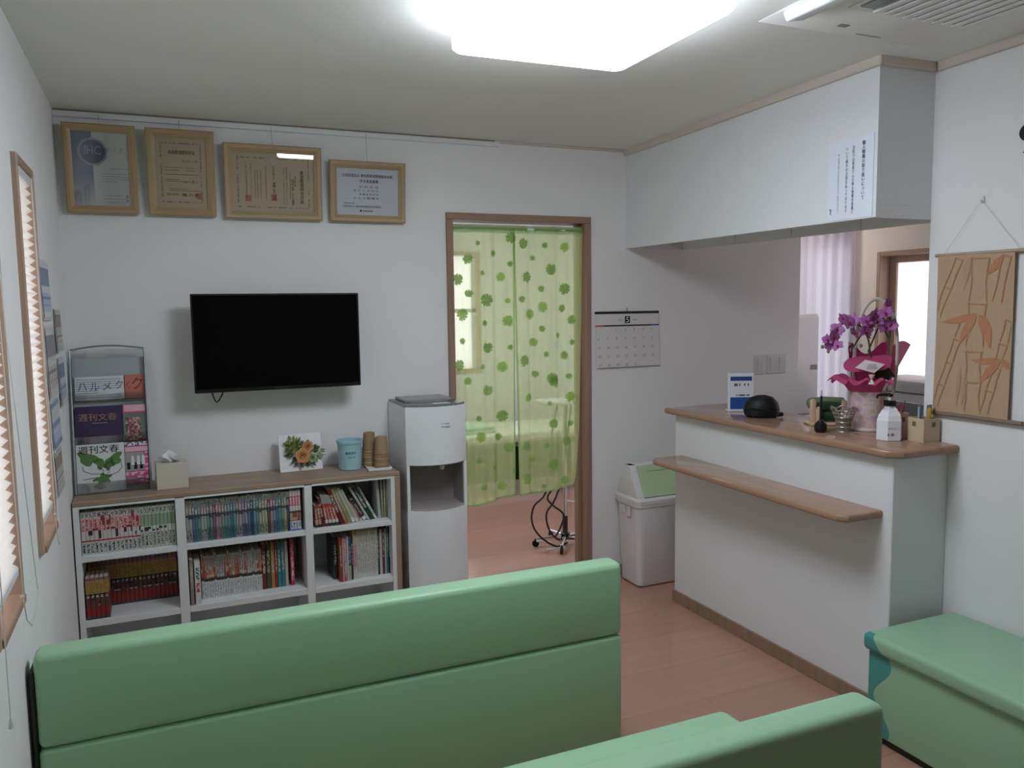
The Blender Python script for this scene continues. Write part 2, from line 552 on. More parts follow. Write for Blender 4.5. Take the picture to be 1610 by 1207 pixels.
# treatment room behind the curtain
wall('wall_treatment_side', [(4.0, 4.12, 0.12, 3.3, 0, H)])
TW = (2.40, 3.19, 0.98, 2.06)
tx0, tx1, tz0, tz1 = TW[0]-.029, TW[1]+.029, TW[2]-.029, TW[3]+.029
wall('wall_treatment_back', [(-0.12, tx0, 3.28, 3.4, 0, H), (tx1, 4.12, 3.28, 3.4, 0, H), (tx0, tx1, 3.28, 3.4, 0, tz0), (tx0, tx1, 3.28, 3.4, tz1, H)])
wall('wall_treatment_left', [(0.4, 0.5, 0.12, 3.28, 0, H)])

# treatment room window
w3 = struct(bpy.data.objects.new('window_3', None)); COL.objects.link(w3)
b = B()
for q in ((TW[0]-.03, TW[1]+.03, 3.26, 3.4, TW[3], TW[3]+.03), (TW[0]-.03, TW[1]+.03, 3.26, 3.4, TW[2]-.03, TW[2]),
          (TW[0]-.03, TW[0], 3.26, 3.4, TW[2], TW[3]), (TW[1], TW[1]+.03, 3.26, 3.4, TW[2], TW[3])): b.box(*q)
b.obj('window_frame', WINW, w3, smooth=False)
b = B(); b.box(TW[0], TW[1], 3.335, 3.34, TW[2], TW[3]); b.obj('window_pane', FROST, w3, smooth=False)
b = B(); b.box(TW[0], TW[1], 3.31, 3.34, 1.52, 1.555); b.box(TW[1]-.04, TW[1], 3.31, 3.34, TW[2], TW[3]); b.obj('window_sash', WHITEL, w3, smooth=False)

# skirting along the back wall, corner trims under the ceiling
b = B(); b.box(2.605, 4.12, -0.012, 0, 0.0, 0.06, bev=0.003); struct(b.obj('baseboard_back', DOORWX))
b = B(); b.box(1.386, 1.752, -0.012, 0, 0.0, 0.06, bev=0.003); struct(b.obj('baseboard_back_short', DOORWX))
b = B(); b.box(0.0, 0.012, -5.1, -0.33, 0.0, 0.06, bev=0.003); struct(b.obj('baseboard_left', WINWY))
def trim_y(name, x0, x1, ya, yb, h, m, side):
    b = B()
    za = ceil_z(x0, ya); zb = ceil_z(x0, yb)
    b.hexa([(x0, ya, za-h), (x1, ya, za-h), (x1, yb, zb-h), (x0, yb, zb-h), (x0, ya, za+.004), (x1, ya, za+.004), (x1, yb, zb+.004), (x0, yb, zb+.004)], bev=0.004)
    return struct(b.obj(name, m))
trim_y('trim_1', 2.818, 2.836, -1.780, 0.0, 0.034, CORNICE, -1)
trim_y('trim_2', 3.106, 3.124, -5.1, -1.780, 0.034, CORNICE, -1)
b = B(); z = ceil_z(3.0, -1.77); b.box(2.836, 3.106, -1.780, -1.762, z-.034, z+.004, bev=.004); struct(b.obj('trim_3', CORNICEX))
b = B(); b.box(2.03, 2.818, -0.012, 0, H-0.014, H, bev=.003); struct(b.obj('trim_4', CORNICEX))
b = B(); b.box(0.0, 2.818, -0.004, 0, H-0.005, H+0.001); struct(b.obj('trim_5', DOORWX))

# door opening with casing
door = struct(bpy.data.objects.new('door_1', None)); COL.objects.link(door)
b = B(); b.box(1.754, 1.790, -0.016, 0.135, 0, 2.033, bev=.003); b.obj('door_jamb', DOORW, door)
b = B(); b.box(2.567, 2.603, -0.016, 0.135, 0, 2.033, bev=.003); b.obj('door_jamb', DOORW, door)
b = B(); b.box(1.754, 2.603, -0.016, 0.135, 2.033, 2.069, bev=.003); b.obj('door_head', DOORWX, door)
b = B(); b.box(2.545, 2.567, 0.05, 0.09, 0, 2.033, bev=.002); b.box(1.79, 1.812, 0.05, 0.09, 0, 2.033, bev=.002); b.obj('door_stop', DOORW, door)
b = B(); b.box(1.79, 2.567, -0.016, 0.135, 0.0, 0.004, bev=.001); b.obj('threshold', DOORWX, door)

# blind windows in the side wall
BLIND = cloth_sheer('pleated_blind', (0.86, 0.84, 0.80), 0.06, (1, 1, 1), 0.55)
for k, (y0, y1, z0, z1) in enumerate((W1, W2)):
    w = struct(bpy.data.objects.new('window_%d' % (k+1), None)); COL.objects.link(w)
    t = 0.022
    b = B(); b.box(-0.115, 0.016, y0, y0+t, z0, z1, bev=.003); b.obj('window_jamb', WINW, w)
    b = B(); b.box(-0.115, 0.016, y1-t, y1, z0, z1, bev=.003); b.obj('window_jamb', WINW, w)
    b = B(); b.box(-0.115, 0.016, y0+t, y1-t, z1-t, z1, bev=.003); b.obj('window_head', WINWY, w)
    b = B(); b.box(-0.115, 0.022, y0+t, y1-t, z0, z0+t, bev=.003); b.obj('window_sill', WINWY, w)
    b = B(); b.box(-0.104, -0.100, y0+t, y1-t, z0+t, z1-t); b.obj('window_pane', FROST, w, smooth=False)
for k, (y0, y1, z0, z1) in enumerate((W1, W2)):
    ww = ('pleated window blind in the wooden frame closest to the back wall corner', 'pleated window blind beside the end of the green sofas')[k]
    bl = thing('pleated_blind', ww, 'blind', (0, (y0+y1)/2, z1-0.022))
    hw = (y1-y0)/2-0.026
    b = B(); b.box(-0.045, 0.008, -hw, hw, -0.03, 0, bev=.003); b.obj('head_rail', PLASTW, bl)
    n = 39; top = -0.03; bot = -(z1-z0)+0.115
    b = B()
    zs = [top+(bot-top)*i/(2*n) for i in range(2*n+1)]
    vs = [[b.bm.verts.new((0.008-(0.019 if i % 2 else 0), yy, zz)) for yy in (-hw, hw)] for i, zz in enumerate(zs)]
    for i in range(2*n): b.bm.faces.new((vs[i][0], vs[i][1], vs[i+1][1], vs[i+1][0]))
    b.obj('pleats', BLIND, bl, smooth=False, recalc=False)
    b = B(); b.box(-0.024, 0.010, -hw, hw, bot-0.022, bot, bev=.003); b.obj('bottom_rail', PLASTW, bl)
    b = B()
    cy = hw-0.03 if k == 0 else hw-0.05
    zb = (0.83 if k == 0 else 0.80)-(z1-0.022)
    if k == 0: pts = [(0.022, cy-0.06, -0.02), (0.024, cy-0.05, -0.6), (0.028, cy-0.015, zb+0.06), (0.03, cy-0.03, zb+0.015), (0.03, cy-0.06, zb), (0.03, cy-0.09, zb+0.02), (0.028, cy-0.10, zb+0.12), (0.024, cy-0.09, -0.3), (0.022, cy-0.08, -0.02)]
    else: pts = [(0.022, cy-0.02, -0.02), (0.024, cy+0.02, -0.5), (0.03, cy+0.17, zb+0.10), (0.03, cy+0.19, zb+0.05), (0.03, cy+0.14, zb+0.01), (0.03, cy+0.05, zb), (0.03, cy-0.02, zb+0.04), (0.03, cy-0.05, zb+0.10), (0.024, cy-0.06, -0.3), (0.022, cy-0.06, -0.02)]
    b.tube(pts, 0.0013, 6); b.ball((0.028, cy-0.10 if k == 0 else cy-0.05, zb+0.11), 0.005, sub=1)
    b.obj('pull_cord', CORDM, bl)
    if k == 1:
        b = B(); b.tube([(0.026, -0.18, -0.3), (0.026, -0.19, -1.0), (0.027, -0.20, -1.30)], 0.0013, 6); b.lathe([(0.0015, 0), (0.004, -0.010), (0.005, -0.022), (0, -0.024)], 8, (0.027, -0.20, -1.30))
        b.obj('tilt_cord', CORDM, bl)

# reception windows
w4 = struct(bpy.data.objects.new('window_4', None)); COL.objects.link(w4)
y0, y1, z0, z1 = RW
b = B(); b.box(RX-.012, RX+.13, y1-.0, y1+.03, z0-.03, z1+.03, bev=.003); b.obj('window_jamb', WINW, w4)
b = B(); b.box(RX-.012, RX+.13, y0-.03, y0, z0-.03, z1+.03, bev=.003); b.obj('window_jamb', WINW, w4)
b = B(); b.box(RX-.012, RX+.13, y0, y1, z1, z1+.03, bev=.003); b.obj('window_head', WINWY, w4)
b = B(); b.box(RX-.02, RX+.13, y0, y1, z0-.03, z0, bev=.003); b.obj('window_sill', WINWY, w4)
b = B(); b.box(RX+.08, RX+.11, y1-.055, y1, z0, z1); b.box(RX+.08, RX+.11, y0, y0+.045, z0, z1); b.box(RX+.08, RX+.11, y0+.045, y1-.055, z1-.045, z1); b.box(RX+.08, RX+.11, y0+.045, y1-.055, z0, z0+.05)
b.obj('window_sash', WINW, w4, smooth=False)
b = B(); b.box(RX+.093, RX+.098, y0+.045, y1-.055, z0+.05, z1-.045); b.obj('window_pane', cloth_sheer('frosted_pane_pink', (0.76, 0.71, 0.71), 0.10, (1, 1, 1), 1.0), w4, smooth=False)
w5 = struct(bpy.data.objects.new('window_5', None)); COL.objects.link(w5)
y0, y1, z0, z1 = RC
b = B(); b.box(RX+.1, RX+.13, y0, y0+.04, z0, z1); b.box(RX+.1, RX+.13, y1-.04, y1, z0, z1); b.box(RX+.1, RX+.13, y0, y1, z1-.04, z1); b.box(RX+.1, RX+.13, y0, y1, z0, z0+.04); b.box(RX+.1, RX+.13, (y0+y1)/2-.02, (y0+y1)/2+.02, z0, z1)
b.obj('window_sash', WHITEL, w5, smooth=False)
b = B(); b.box(RX+.11, RX+.115, y0+.04, y1-.04, z0+.04, z1-.04); b.obj('window_pane', FROST, w5, smooth=False)

# picture rail above the certificates
rail = thing('picture_rail', 'long white picture rail under the ceiling above the framed certificates', 'rail', (1.02, 0, 2.428))
b = B(); b.box(-1.02, 1.03, -0.014, 0, -0.013, 0.012, bev=.002); b.obj('rail_body', WHITEL, rail)
b = B(); b.box(1.03, 1.036, -0.015, 0, -0.014, 0.013, bev=.001); b.obj('end_cap', PLASTW, rail)
#NEXT
# ------------------------------------------------------------------ bookcase
bc = thing('bookcase', 'low white bookcase with brown wood top full of comics and books', 'bookcase', (0.695, -0.16, 0))
def bx(name, x0, x1, y0, y1, z0, z1, m, bev=.0015):
    b = B(); b.box(x0-0.695, x1-0.695, y0+0.16, y1+0.16, z0, z1, bev=bev); return b.obj(name, m, bc)
bx('top_board', 0.005, 1.385, -0.329, -0.004, 0.789, 0.811, SHELFW, .004)
bx('side_panel', 0.006, 0.028, -0.327, -0.006, 0, 0.789, WHITEL)
p = bx('side_panel', 1.340, 1.360, -0.327, -0.006, 0, 0.789, WHITEL)
p = bx('end_panel', 1.360, 1.385, -0.328, -0.006, 0, 0.789, SHELFWZ); p['label'] = 'brown wood outer end panel'
for x0, x1 in ((0.394, 0.432), (0.937, 0.971)):
    bx('divider', x0, x1, -0.327, -0.012, 0.0, 0.785, WHITEL)
bx('back_panel', 0.028, 1.340, -0.012, -0.004, 0.02, 0.785, WHITEL, 0)
CELLS = ((0.028, 0.394), (0.432, 0.937), (0.971, 1.340))
for x0, x1 in CELLS:
    bx('shelf_board', x0, x1, -0.325, -0.012, 0.554, 0.578, WHITEL)
    bx('shelf_board', x0, x1, -0.325, -0.012, 0.276, 0.304, WHITEL)
    bx('bottom_board', x0, x1, -0.325, -0.012, 0.02, 0.045, WHITEL)
    bx('top_rail', x0, x1, -0.326, -0.012, 0.780, 0.789, WHITEL, 0)

ORD = ('first second third fourth fifth sixth seventh eighth ninth tenth eleventh twelfth thirteenth fourteenth fifteenth sixteenth seventeenth '
       'eighteenth nineteenth twentieth twenty-first twenty-second twenty-third twenty-fourth twenty-fifth twenty-sixth twenty-seventh twenty-eighth '
       'twenty-ninth thirtieth thirty-first thirty-second thirty-third thirty-fourth thirty-fifth thirty-sixth thirty-seventh thirty-eighth '
       'thirty-ninth fortieth').split()
PAGES = mat('book_pages', (0.62, 0.57, 0.46), 0.85, 0.1)
def book_mesh(t, h, d):
    b = B()
    c = min(0.0012, t*0.2); r = min(0.002, t*0.25)
    poly = [(-t/2, d), (-t/2, r), (-t/2+r, 0), (t/2-r, 0), (t/2, r), (t/2, d), (t/2-c, d), (t/2-c, c), (-t/2+c, c), (-t/2+c, d)]
    b.prism(poly, 'z', 0, h, 0)
    b.box(-t/2+c, t/2-c, c, d-0.003, 0.002, h-0.003, 1)
    bmesh.ops.recalc_face_normals(b.bm, faces=b.bm.faces[:])
    me = bpy.data.meshes.new('book'); b.bm.to_mesh(me); b.bm.free()
    return me
def book(x, yf, z, t, h, d, m, label, group, lean=0, tilt=0, name='book', cat='book'):
    key = (round(t, 4), round(h, 4), round(d, 4), m.name)
    if key not in book.cache:
        me = book_mesh(t, h, d); me.materials.append(m); me.materials.append(PAGES)
        book.cache[key] = me
    o = bpy.data.objects.new(name, book.cache[key]); COL.objects.link(o)
    o.location = (x, yf, z); o.rotation_euler = (0, lean, tilt)
    return tag(o, label, cat, group)
book.cache = {}

Z1, Z2 = 0.578, 0.304       # shelf tops
wh = (0.54, 0.54, 0.53)
# upper cubby under the magazine rack
mA = spine('comic_white_red', [(0, wh), (.30, (.45, .04, .06)), (.335, wh), (.52, (.66, .42, .42)), (.84, wh)],
           (((.02, .02, .025), .04, .26), ((.42, .03, .05), .55, .82), ((.10, .10, .10), .86, .97)), [((.05, .02, .025), .36, .6, .86), ((.25, .03, .05), .66, .95, .90)])
mA2 = spine('comic_white_green', [(0, (.50, .51, .46)), (.38, (.60, .61, .57)), (.52, (.26, .35, .24)), (.80, (.52, .55, .49))],
            (((.10, .08, .06), .06, .36), ((.08, .11, .08), .83, .95)), [((.03, .03, .03), .40, .50, .7)])
x = 0.030; n = 0
for i in range(14):
    book(x+.0080, -0.300+random.uniform(-.002, .002), Z1, .0156, .182, .115, mA, 'white comic with red title band, %s from the window end of the upper shelf' % ORD[n], 'white and red comics under the magazine rack', 0, random.uniform(-.01, .01)); x += .0160; n += 1
for i in range(9):
    book(x+.0076, -0.300+random.uniform(-.003, .003), Z1, .0146, .182, .115, mA2, 'slim green and white comic, %s from the window end of the upper shelf' % ORD[n], 'green and white comics under the magazine rack', 0, random.uniform(-.01, .01)); x += .0153; n += 1

# upper middle cubby: one long series in many colours
def multi(nm, top, low, low2):
    g = lambda c: tuple(.72*(.72*v+.28*(.3*c[0]+.59*c[1]+.11*c[2])) for v in c)  # series colours dulled and darkened for the shade inside the shelf
    top, low, low2 = g(top), g(low), g(low2)
    return spine('comic_'+nm, [(0, low2), (.32, low), (.60, (.04, .05, .05)), (.645, top), (.86, (.30, .31, .29)), (.94, (.45, .46, .44))], (((.04, .04, .05), .05, .28), ((.55, .55, .52), .67, .82), ((.06, .06, .06), .87, .99)), [((.07, .08, .09), .55, .66, .55)])
MC = {
 'cream': multi('cream', (.50, .34, .26), (.50, .51, .44), (.46, .46, .36)),
 'blue': multi('blue', (.22, .28, .40), (.07, .25, .38), (.05, .22, .35)),
 'pale': multi('pale', (.50, .26, .33), (.42, .46, .47), (.42, .40, .40)),
 'green': multi('green', (.25, .33, .30), (.20, .40, .33), (.08, .28, .20)),
 'red': multi('red', (.50, .06, .16), (.38, .09, .28), (.30, .06, .16)),
 'pink': multi('pink', (.52, .22, .32), (.52, .34, .44), (.44, .22, .28)),
 'teal': multi('teal', (.10, .32, .36), (.11, .40, .46), (.06, .28, .34)),
 'purple': multi('purple', (.32, .22, .38), (.34, .34, .50), (.16, .14, .32)),
 'navy': multi('navy', (.06, .07, .16), (.05, .10, .24), (.03, .05, .14)),
 'brown': multi('brown', (.30, .04, .06), (.16, .10, .05), (.10, .06, .03)),
 'yellow': multi('yellow', (.52, .42, .25), (.56, .52, .26), (.50, .46, .12)),
}
CN = {'cream': 'cream', 'blue': 'blue', 'pale': 'pale grey', 'green': 'green', 'red': 'crimson', 'pink': 'pink', 'teal': 'teal', 'purple': 'lilac', 'navy': 'navy', 'brown': 'dark brown', 'yellow': 'yellow'}
seq = 'cream cream blue blue green pale pale green green red pink pink green green teal blue teal pale pale purple purple blue navy teal teal cream yellow cream brown pink purple blue teal green yellow navy'.split()
x = 0.434; t = 0.0122
for i, c in enumerate(seq):
    book(x+t/2, -0.298+random.uniform(-.003, .003), Z1, t-.0005, .184+random.uniform(-.002, .002), .12, MC[c], '%s comic, %s from the window in the upper middle shelf' % (CN[c], ORD[i]), 'coloured comics of one series in the upper middle shelf', 0, random.uniform(-.012, .012)); x += t
mB2 = spine('comic_white_pink', [(0, (.10, .18, .38)), (.04, (.62, .63, .64)), (.24, (.22, .10, .08)), (.45, (.03, .03, .03)), (.49, (.62, .58, .58)), (.62, (.58, .16, .22)), (.86, (.55, .52, .52))], (((.05, .08, .2), .06, .22), ((.66, .6, .6), .65, .83)), [((.5, .3, .2), .26, .45, .5)])
for i in range(4):
    book(x+.0063, -0.304, Z1, .0118, .186, .12, mB2, 'white comic with pink title and dark picture, %s of four by the divider' % ORD[i], 'four white and pink comics in the upper middle shelf'); x += .0123

# lower cubby: red and yellow comics, five in front of a longer back row
mC = spine('comic_red_yellow', [(0, (.06, .055, .08)), (.06, (.24, .022, .02)), (.30, (.11, .04, .04)), (.56, (.04, .015, .015)), (.61, (.36, .26, .07)), (.93, (.25, .10, .12))], (((.30, .10, .02), .64, .90), ((.6, .55, .5), .52, .58)), [((.5, .4, .36), .33, .53, .62), ((.04, .02, .03), .36, .56, .6)])  # spine colours darkened to include the shade of the lower cubby
x = 0.033
for i in range(5):
    book(x+.0088, -0.312, Z2, .0172, .178, .115, mC, 'red and yellow comic, %s of five standing in front on the lower shelf' % ORD[i], 'five red and yellow comics in front on the lower shelf'); x += .0176
x = 0.034
for i in range(20):
    book(x+.0088, -0.165, Z2, .0172, .192, .115, mC, 'red and yellow comic, %s from the window in the rear row, lower shelf' % ORD[i], 'red and yellow comics of the rear row, lower shelf'); x += .01775

# lower middle cubby
def solid(nm, c, c2=None, ti=(.45, .42, .36), **k):
    c = tuple(.8*v for v in c)  # cover colour lowered to hold the shelf's shade
    return spine('cover_'+nm, [(0, c2 or c), (.12, c), (.92, tuple(v*.8 for v in c))], (ti, .35, .85))
book(0.4445, -0.322, Z2, .0150, .205, .14, solid('taupe', (.34, .28, .26)), 'taupe book at the window end of the lower middle shelf', None)
book(0.4685, -0.318, Z2, .0240, .192, .14, spine('cover_white', [(0, (.62, .62, .62)), (.5, (.64, .64, .64))], (((.08, .08, .09), .55, .86), ((.5, .05, .06), .28, .55))), 'thick white book with small red and black title, lower middle shelf', None)
mD = [spine('novel_%d' % i, [(0, (.64, .64, .63)), (.40, (.06, .045, .04)), (.47, c), (.74, c2), (.95, (.34, .35, .32))], (((.25, .25, .26), .04, .36), ((.2, .1, .08), .55, .95)), [((.55, .5, .4), .5, .74, .72)])
      for i, (c, c2) in enumerate((((.42, .16, .07), (.30, .27, .24)), ((.34, .08, .06), (.36, .22, .20)), ((.34, .40, .44), (.26, .33, .30)), ((.48, .40, .36), (.40, .40, .37))))]
mDn = ('orange', 'dark red', 'grey blue', 'beige')
sq = [1, 1, 3, 0, 0, 0, 2, 2, 2, 1, 1, 0, 3, 0, 1, 3, 2, 1, 3, 3, 2, 2, 1, 0]
x = 0.486
for i, k in enumerate(sq):
    book(x+.00535, -0.262, Z2, .0102, .196+(.01 if i % 5 == 0 else 0), .13, mD[k], 'white-footed %s book, %s of the uniform row in the lower middle shelf' % (mDn[k], ORD[i]), 'white-footed books in the lower middle shelf'); x += .0108
for nm, c, t, lab in (('maroon', (.20, .02, .035), .020, 'thick maroon book after the white-footed row'), ('bottle', (.05, .10, .06), .018, 'bottle green book between maroon and orange ones'),
                      ('orange', (.45, .22, .07), .017, 'orange book on the lower middle shelf'), ('red', (.35, .04, .05), .010, 'thin red book beside the orange one, lower middle shelf'),
                      ('teal', (.04, .26, .30), .015, 'teal book nearer the red one, lower middle shelf'), ('teal_b', (.05, .23, .30), .015, 'teal book beside the cream one, lower middle shelf'),
                      ('cream', (.52, .50, .40), .014, 'cream book between teal and crimson, lower middle shelf')):
    book(x+t/2+.001, -0.245, Z2, t, .212, .15, solid(nm, c), lab, None); x += t+.0015
x += .010
book(x+.009, -0.245, Z2, .018, .218, .15, spine('cover_crimson', [(0, (.36, .02, .07)), (.5, (.38, .025, .08))], ((.65, .5, .5), .1, .9)), 'crimson book standing apart by the divider, lower middle shelf', None)

# upper cubby under the paper cups: leaning books
red = spine('cover_red_cream', [(0, (.03, .03, .035)), (.09, (.60, .55, .5)), (.20, (.40, .05, .06)), (.72, (.30, .29, .28))], ((.55, .5, .4), .2, .6))
rb = spine('cover_rust', [(0, (.04, .03, .03)), (.12, (.48, .28, .18)), (.35, (.30, .08, .05))], ((.6, .5, .4), .4, .85))
def lean_book(xb, yf, z, t, h, d, m, label, deg):
    """xb: where the lower corner stands on the shelf; leans towards the window"""
    a = radians(deg)
    o = book(0, yf, z, t, h, d, m, label, None, -a)
    o.location = (xb - t/2*cos(a), yf, z + t/2*abs(sin(a))*(1 if a > 0 else 1) + .0003)
    return o
x = 0.988
for i, (m, t, h, dg, lab) in enumerate((
    (rb, .013, .105, 3, 'small rust paperback standing against the divider, upper shelf'),
    (rb, .013, .108, 5, 'small rust paperback, second from the divider, upper shelf'),
    (solid('oxblood', (.14, .02, .025)), .014, .135, 8, 'dark oxblood paperback leaning under the blue cup bin'),
    (red, .014, .150, 9, 'red paperback with cream foot, first of the leaning four'),
    (red, .014, .150, 11, 'red paperback with cream foot, second of the leaning four'),
    (red, .014, .150, 13, 'red paperback with cream foot, third of the leaning four'),
    (red, .014, .148, 15, 'red paperback with cream foot, last of the leaning four'),
    (solid('garnet', (.13, .01, .02)), .020, .178, 19, 'tall dark garnet book leaning behind red paperbacks'),
    (solid('tan', (.42, .28, .17), (.40, .12, .06)), .013, .182, 21, 'tan leaning book with red foot under the cups'))):
    lean_book(x+t, -0.300, Z1, t, h, .11, m, lab, dg); x += t/cos(radians(dg))+.0022
for m, t, h, dg, lab in (
    (solid('olive', (.33, .31, .18)), .016, .184, 22, 'olive leaning book in the upper shelf under the cups'),
    (solid('sage', (.48, .52, .38), (.60, .62, .56)), .016, .184, 23, 'pale sage leaning book in the upper shelf under the cups'),
    (solid('celery', (.46, .53, .36), (.62, .62, .58)), .012, .176, 24, 'thin celery green leaning book under the cups')):
    lean_book(x+t, -0.285, Z1, t, h, .12, m, lab, dg); x += t/cos(radians(dg))+.0016
for m, t, h, dg, lab in (
    (solid('blush', (.60, .48, .48)), .009, .105, 27, 'thin blush booklet leaning before the celery book'),
    (solid('berry', (.28, .05, .10), (.6, .5, .5)), .008, .108, 28, 'thin berry red booklet leaning on the blush one'),
    (spine('cover_black_white', [(0, (.6, .58, .58)), (.16, (.04, .03, .035))], ((.3, .25, .25), .3, .8)), .018, .118, 30, 'short black booklet with white foot, leaning'),
    (solid('white', (.56, .57, .56)), .011, .185, 28, 'slim white book leaning between black and dark green'),
    (solid('forest', (.012, .045, .025)), .019, .184, 28, 'dark forest green book leaning under the cups'),
    (spine('cover_grey_mint', [(0, (.56, .60, .56)), (.55, (.30, .26, .26))], ((.2, .2, .2), .1, .4)), .011, .182, 27, 'slim grey and mint book leaning on the forest one')):
    lean_book(x+t, -0.270, Z1, t, h, .13, m, lab, dg); x += t/cos(radians(dg))+.0012
x = max(x+.006, 1.268)
for nm, c, t, dg, lab in (('ivory', (.52, .52, .50), .014, 3, 'ivory book almost upright beside the leaning ones'), ('moss', (.30, .33, .20), .010, 1, 'moss green book near the shelf end, upper row'),
                      ('sand', (.45, .38, .26), .009, 0, 'sand coloured book near the shelf end, upper row'), ('slate', (.22, .26, .25), .010, 0, 'slate grey book at the shelf end, upper row')):
    lean_book(x+t, -0.262, Z1, t, .186, .14, solid(nm+'_up', c), lab, dg); x += t+.0022

# lower cubby under the paper cups
x = 1.072
for nm, c, t, h, yf, lab in (
    ('charcoal', (.04, .045, .035), .020, .205, -.25, 'charcoal magazine file book at the window end, shelf beside the dispenser'),
    ('brick', (.34, .07, .05), .012, .208, -.30, 'brick red paperback, lower shelf beside the water dispenser'),
    ('salmon', (.62, .42, .36), .008, .205, -.305, 'thin salmon booklet next to the brick red paperback'),
    ('raspberry', (.42, .08, .14), .012, .205, -.30, 'raspberry patterned book, lower shelf beside the water dispenser'),
    ('silver', (.50, .51, .54), .012, .212, -.30, 'silvery book next to the navy ones, lower shelf'),
    ('navy_tan', (.03, .06, .13), .012, .206, -.295, 'navy and tan book, lower shelf beside the dispenser'),
    ('ink', (.02, .025, .035), .010, .205, -.29, 'near-black thin book before the white magazines')):
    m = solid(nm, c) if nm not in ('navy_tan', 'raspberry') else (spine('cover_navy_tan', [(0, (.42, .38, .22)), (.34, (.03, .07, .14))], ((.4, .4, .4), .4, .8)) if nm == 'navy_tan' else spine('cover_raspberry', [(0, (.42, .08, .14)), (.5, (.5, .2, .25))], ((.6, .5, .5), .1, .9), [((.6, .5, .52), .2, .8, .6)]))
    book(x+t/2, yf, Z2, t-.0006, h, .16, m, lab, None); x += t
mF = [spine('magazine_spine_%d' % i, [(0, (.58, .57, .54)), (.72, c), (.93, (.30, .27, .19))], ((.3, .3, .3), .1, .9)) for i, c in enumerate(((.48, .46, .38), (.42, .43, .34), (.52, .50, .44)))]
mFp = spine('magazine_spine_pink', [(0, (.58, .57, .52)), (.25, (.52, .32, .40)), (.6, (.48, .44, .34)), (.88, (.34, .28, .10))], ((.5, .2, .3), .2, .7))
for i in range(13):
    book(x+.0048, -0.285, Z2, .0088, .240, .19, mFp if i < 2 else mF[i % 3], ('whitish magazine with pink print, %s of two on the lower shelf' if i < 2 else 'off-white magazine, %s from the pink pair on the lower shelf') % ORD[i if i < 2 else i-2], 'off-white magazines beside the dispenser' if i > 1 else None, name='magazine', cat='magazine'); x += .0093
for nm, c, t, h, lab in (('jet', (.015, .015, .015), .010, .226, 'jet black book after the white magazines'), ('chalk', (.60, .60, .58), .014, .222, 'chalk white book with grey title, lower shelf end'),
                         ('plum', (.17, .02, .045), .010, .244, 'tall plum red book near the lower shelf end'), ('mint', (.50, .56, .55), .008, .222, 'thin mint white book between plum and petrol'),
                         ('petrol', (.06, .20, .22), .010, .236, 'petrol blue book near the lower shelf end'), ('abyss', (.02, .05, .06), .009, .230, 'darkest teal book against the lower shelf end')):
    book(x+t/2, -0.275, Z2, t-.0006, h, .19, solid(nm, c), lab, None); x += t+.0007

# ------------------------------------------------------------------ magazine rack with six magazines
RT = math.atan2(0.11, 0.62)      # backward tilt
rk = thing('magazine_rack', 'tabletop grey wire magazine rack with clear pockets on the bookcase', 'rack', (0.158, -0.195, 0.811), rot=(-RT, 0, 0))
HW = 0.146; RH = 0.632
b = B()
for s in (-1, 1): b.tube([(s*HW, 0, 0.004), (s*HW, 0.004, RH*0.5), (s*HW, 0.008, RH-0.01)], 0.0042, 8)
b.tube([(-HW+HW*2*i/12, 0.008, RH-0.01+0.016*sin(pi*i/12)) for i in range(13)], 0.0040, 8)
b.obj('wire_frame', STEEL, rk)
b = B(); b.tube([(-HW, 0, 0.005), (HW, 0, 0.005)], 0.0035, 8); b.obj('bottom_wire', STEEL, rk)
b = B(); b.box(-HW+.002, HW-.002, 0.030, 0.033, 0.004, RH-0.045); b.obj('back_sheet', mat('rack_grey', (0.36, 0.39, 0.41), 0.5), rk)
b = B(); b.box(-HW+.002, HW-.002, 0.028, 0.0295, RH-0.045, RH-0.008); b.obj('header_sheet', ACRYL, rk)
for k, z in enumerate((0.004, 0.215, 0.400)):
    b = B(); b.box(-HW+.004, HW-.004, -0.004+.004*k, -0.002+.004*k, z, z+(0.046 if k == 0 else 0.03)); b.box(-HW+.004, HW-.004, -0.004+.004*k, 0.03, z, z+.002)
    b.obj('pocket', ACRYL, rk)
for s in (-1, 1):
    b = B(); b.box(s*(HW-.004)-.001, s*(HW-.004)+.001, 0.002, 0.030, 0.01, RH-.05); b.obj('side_sheet', ACRYL, rk)
Rm = Matrix.Translation((0.158, -0.195, 0.811)) @ Matrix.Rotation(-RT, 4, 'X')
def magazine(name_m, x0, x1, z0, z1, yoff, label, paper, extra):
    """cover standing in the rack: local frame of the rack"""
    o = thing('magazine', label, 'magazine', Rm @ Vector(((x0+x1)/2, yoff, z0)), rot=(-RT, 0, 0))
    w, h = (x1-x0)/2, z1-z0
    b = B(); b.box(-w, w, 0.0, 0.004, 0, h); cv = b.obj('cover', paper, o, smooth=False)
    pass
    extra(cv, w, h)
    return o
PURP = mat('cover_purple', (0.05, 0.032, 0.085), 0.35); PW = mat('cover_white', (0.66, 0.67, 0.68), 0.4)
GOLD = mat('print_gold', (0.50, 0.34, 0.22), 0.5); PINK = mat('cover_pink', (0.45, 0.09, 0.19), 0.4); LPINK = mat('print_light_pink', (0.70, 0.42, 0.50), 0.5)
ORNG = mat('cover_coral', (0.52, 0.17, 0.12), 0.4); SKY = mat('print_blue_grey', (0.16, 0.34, 0.40), 0.5); LEAFP = mat('print_leaf_green', (0.10, 0.20, 0.06), 0.5)
F = -0.0006
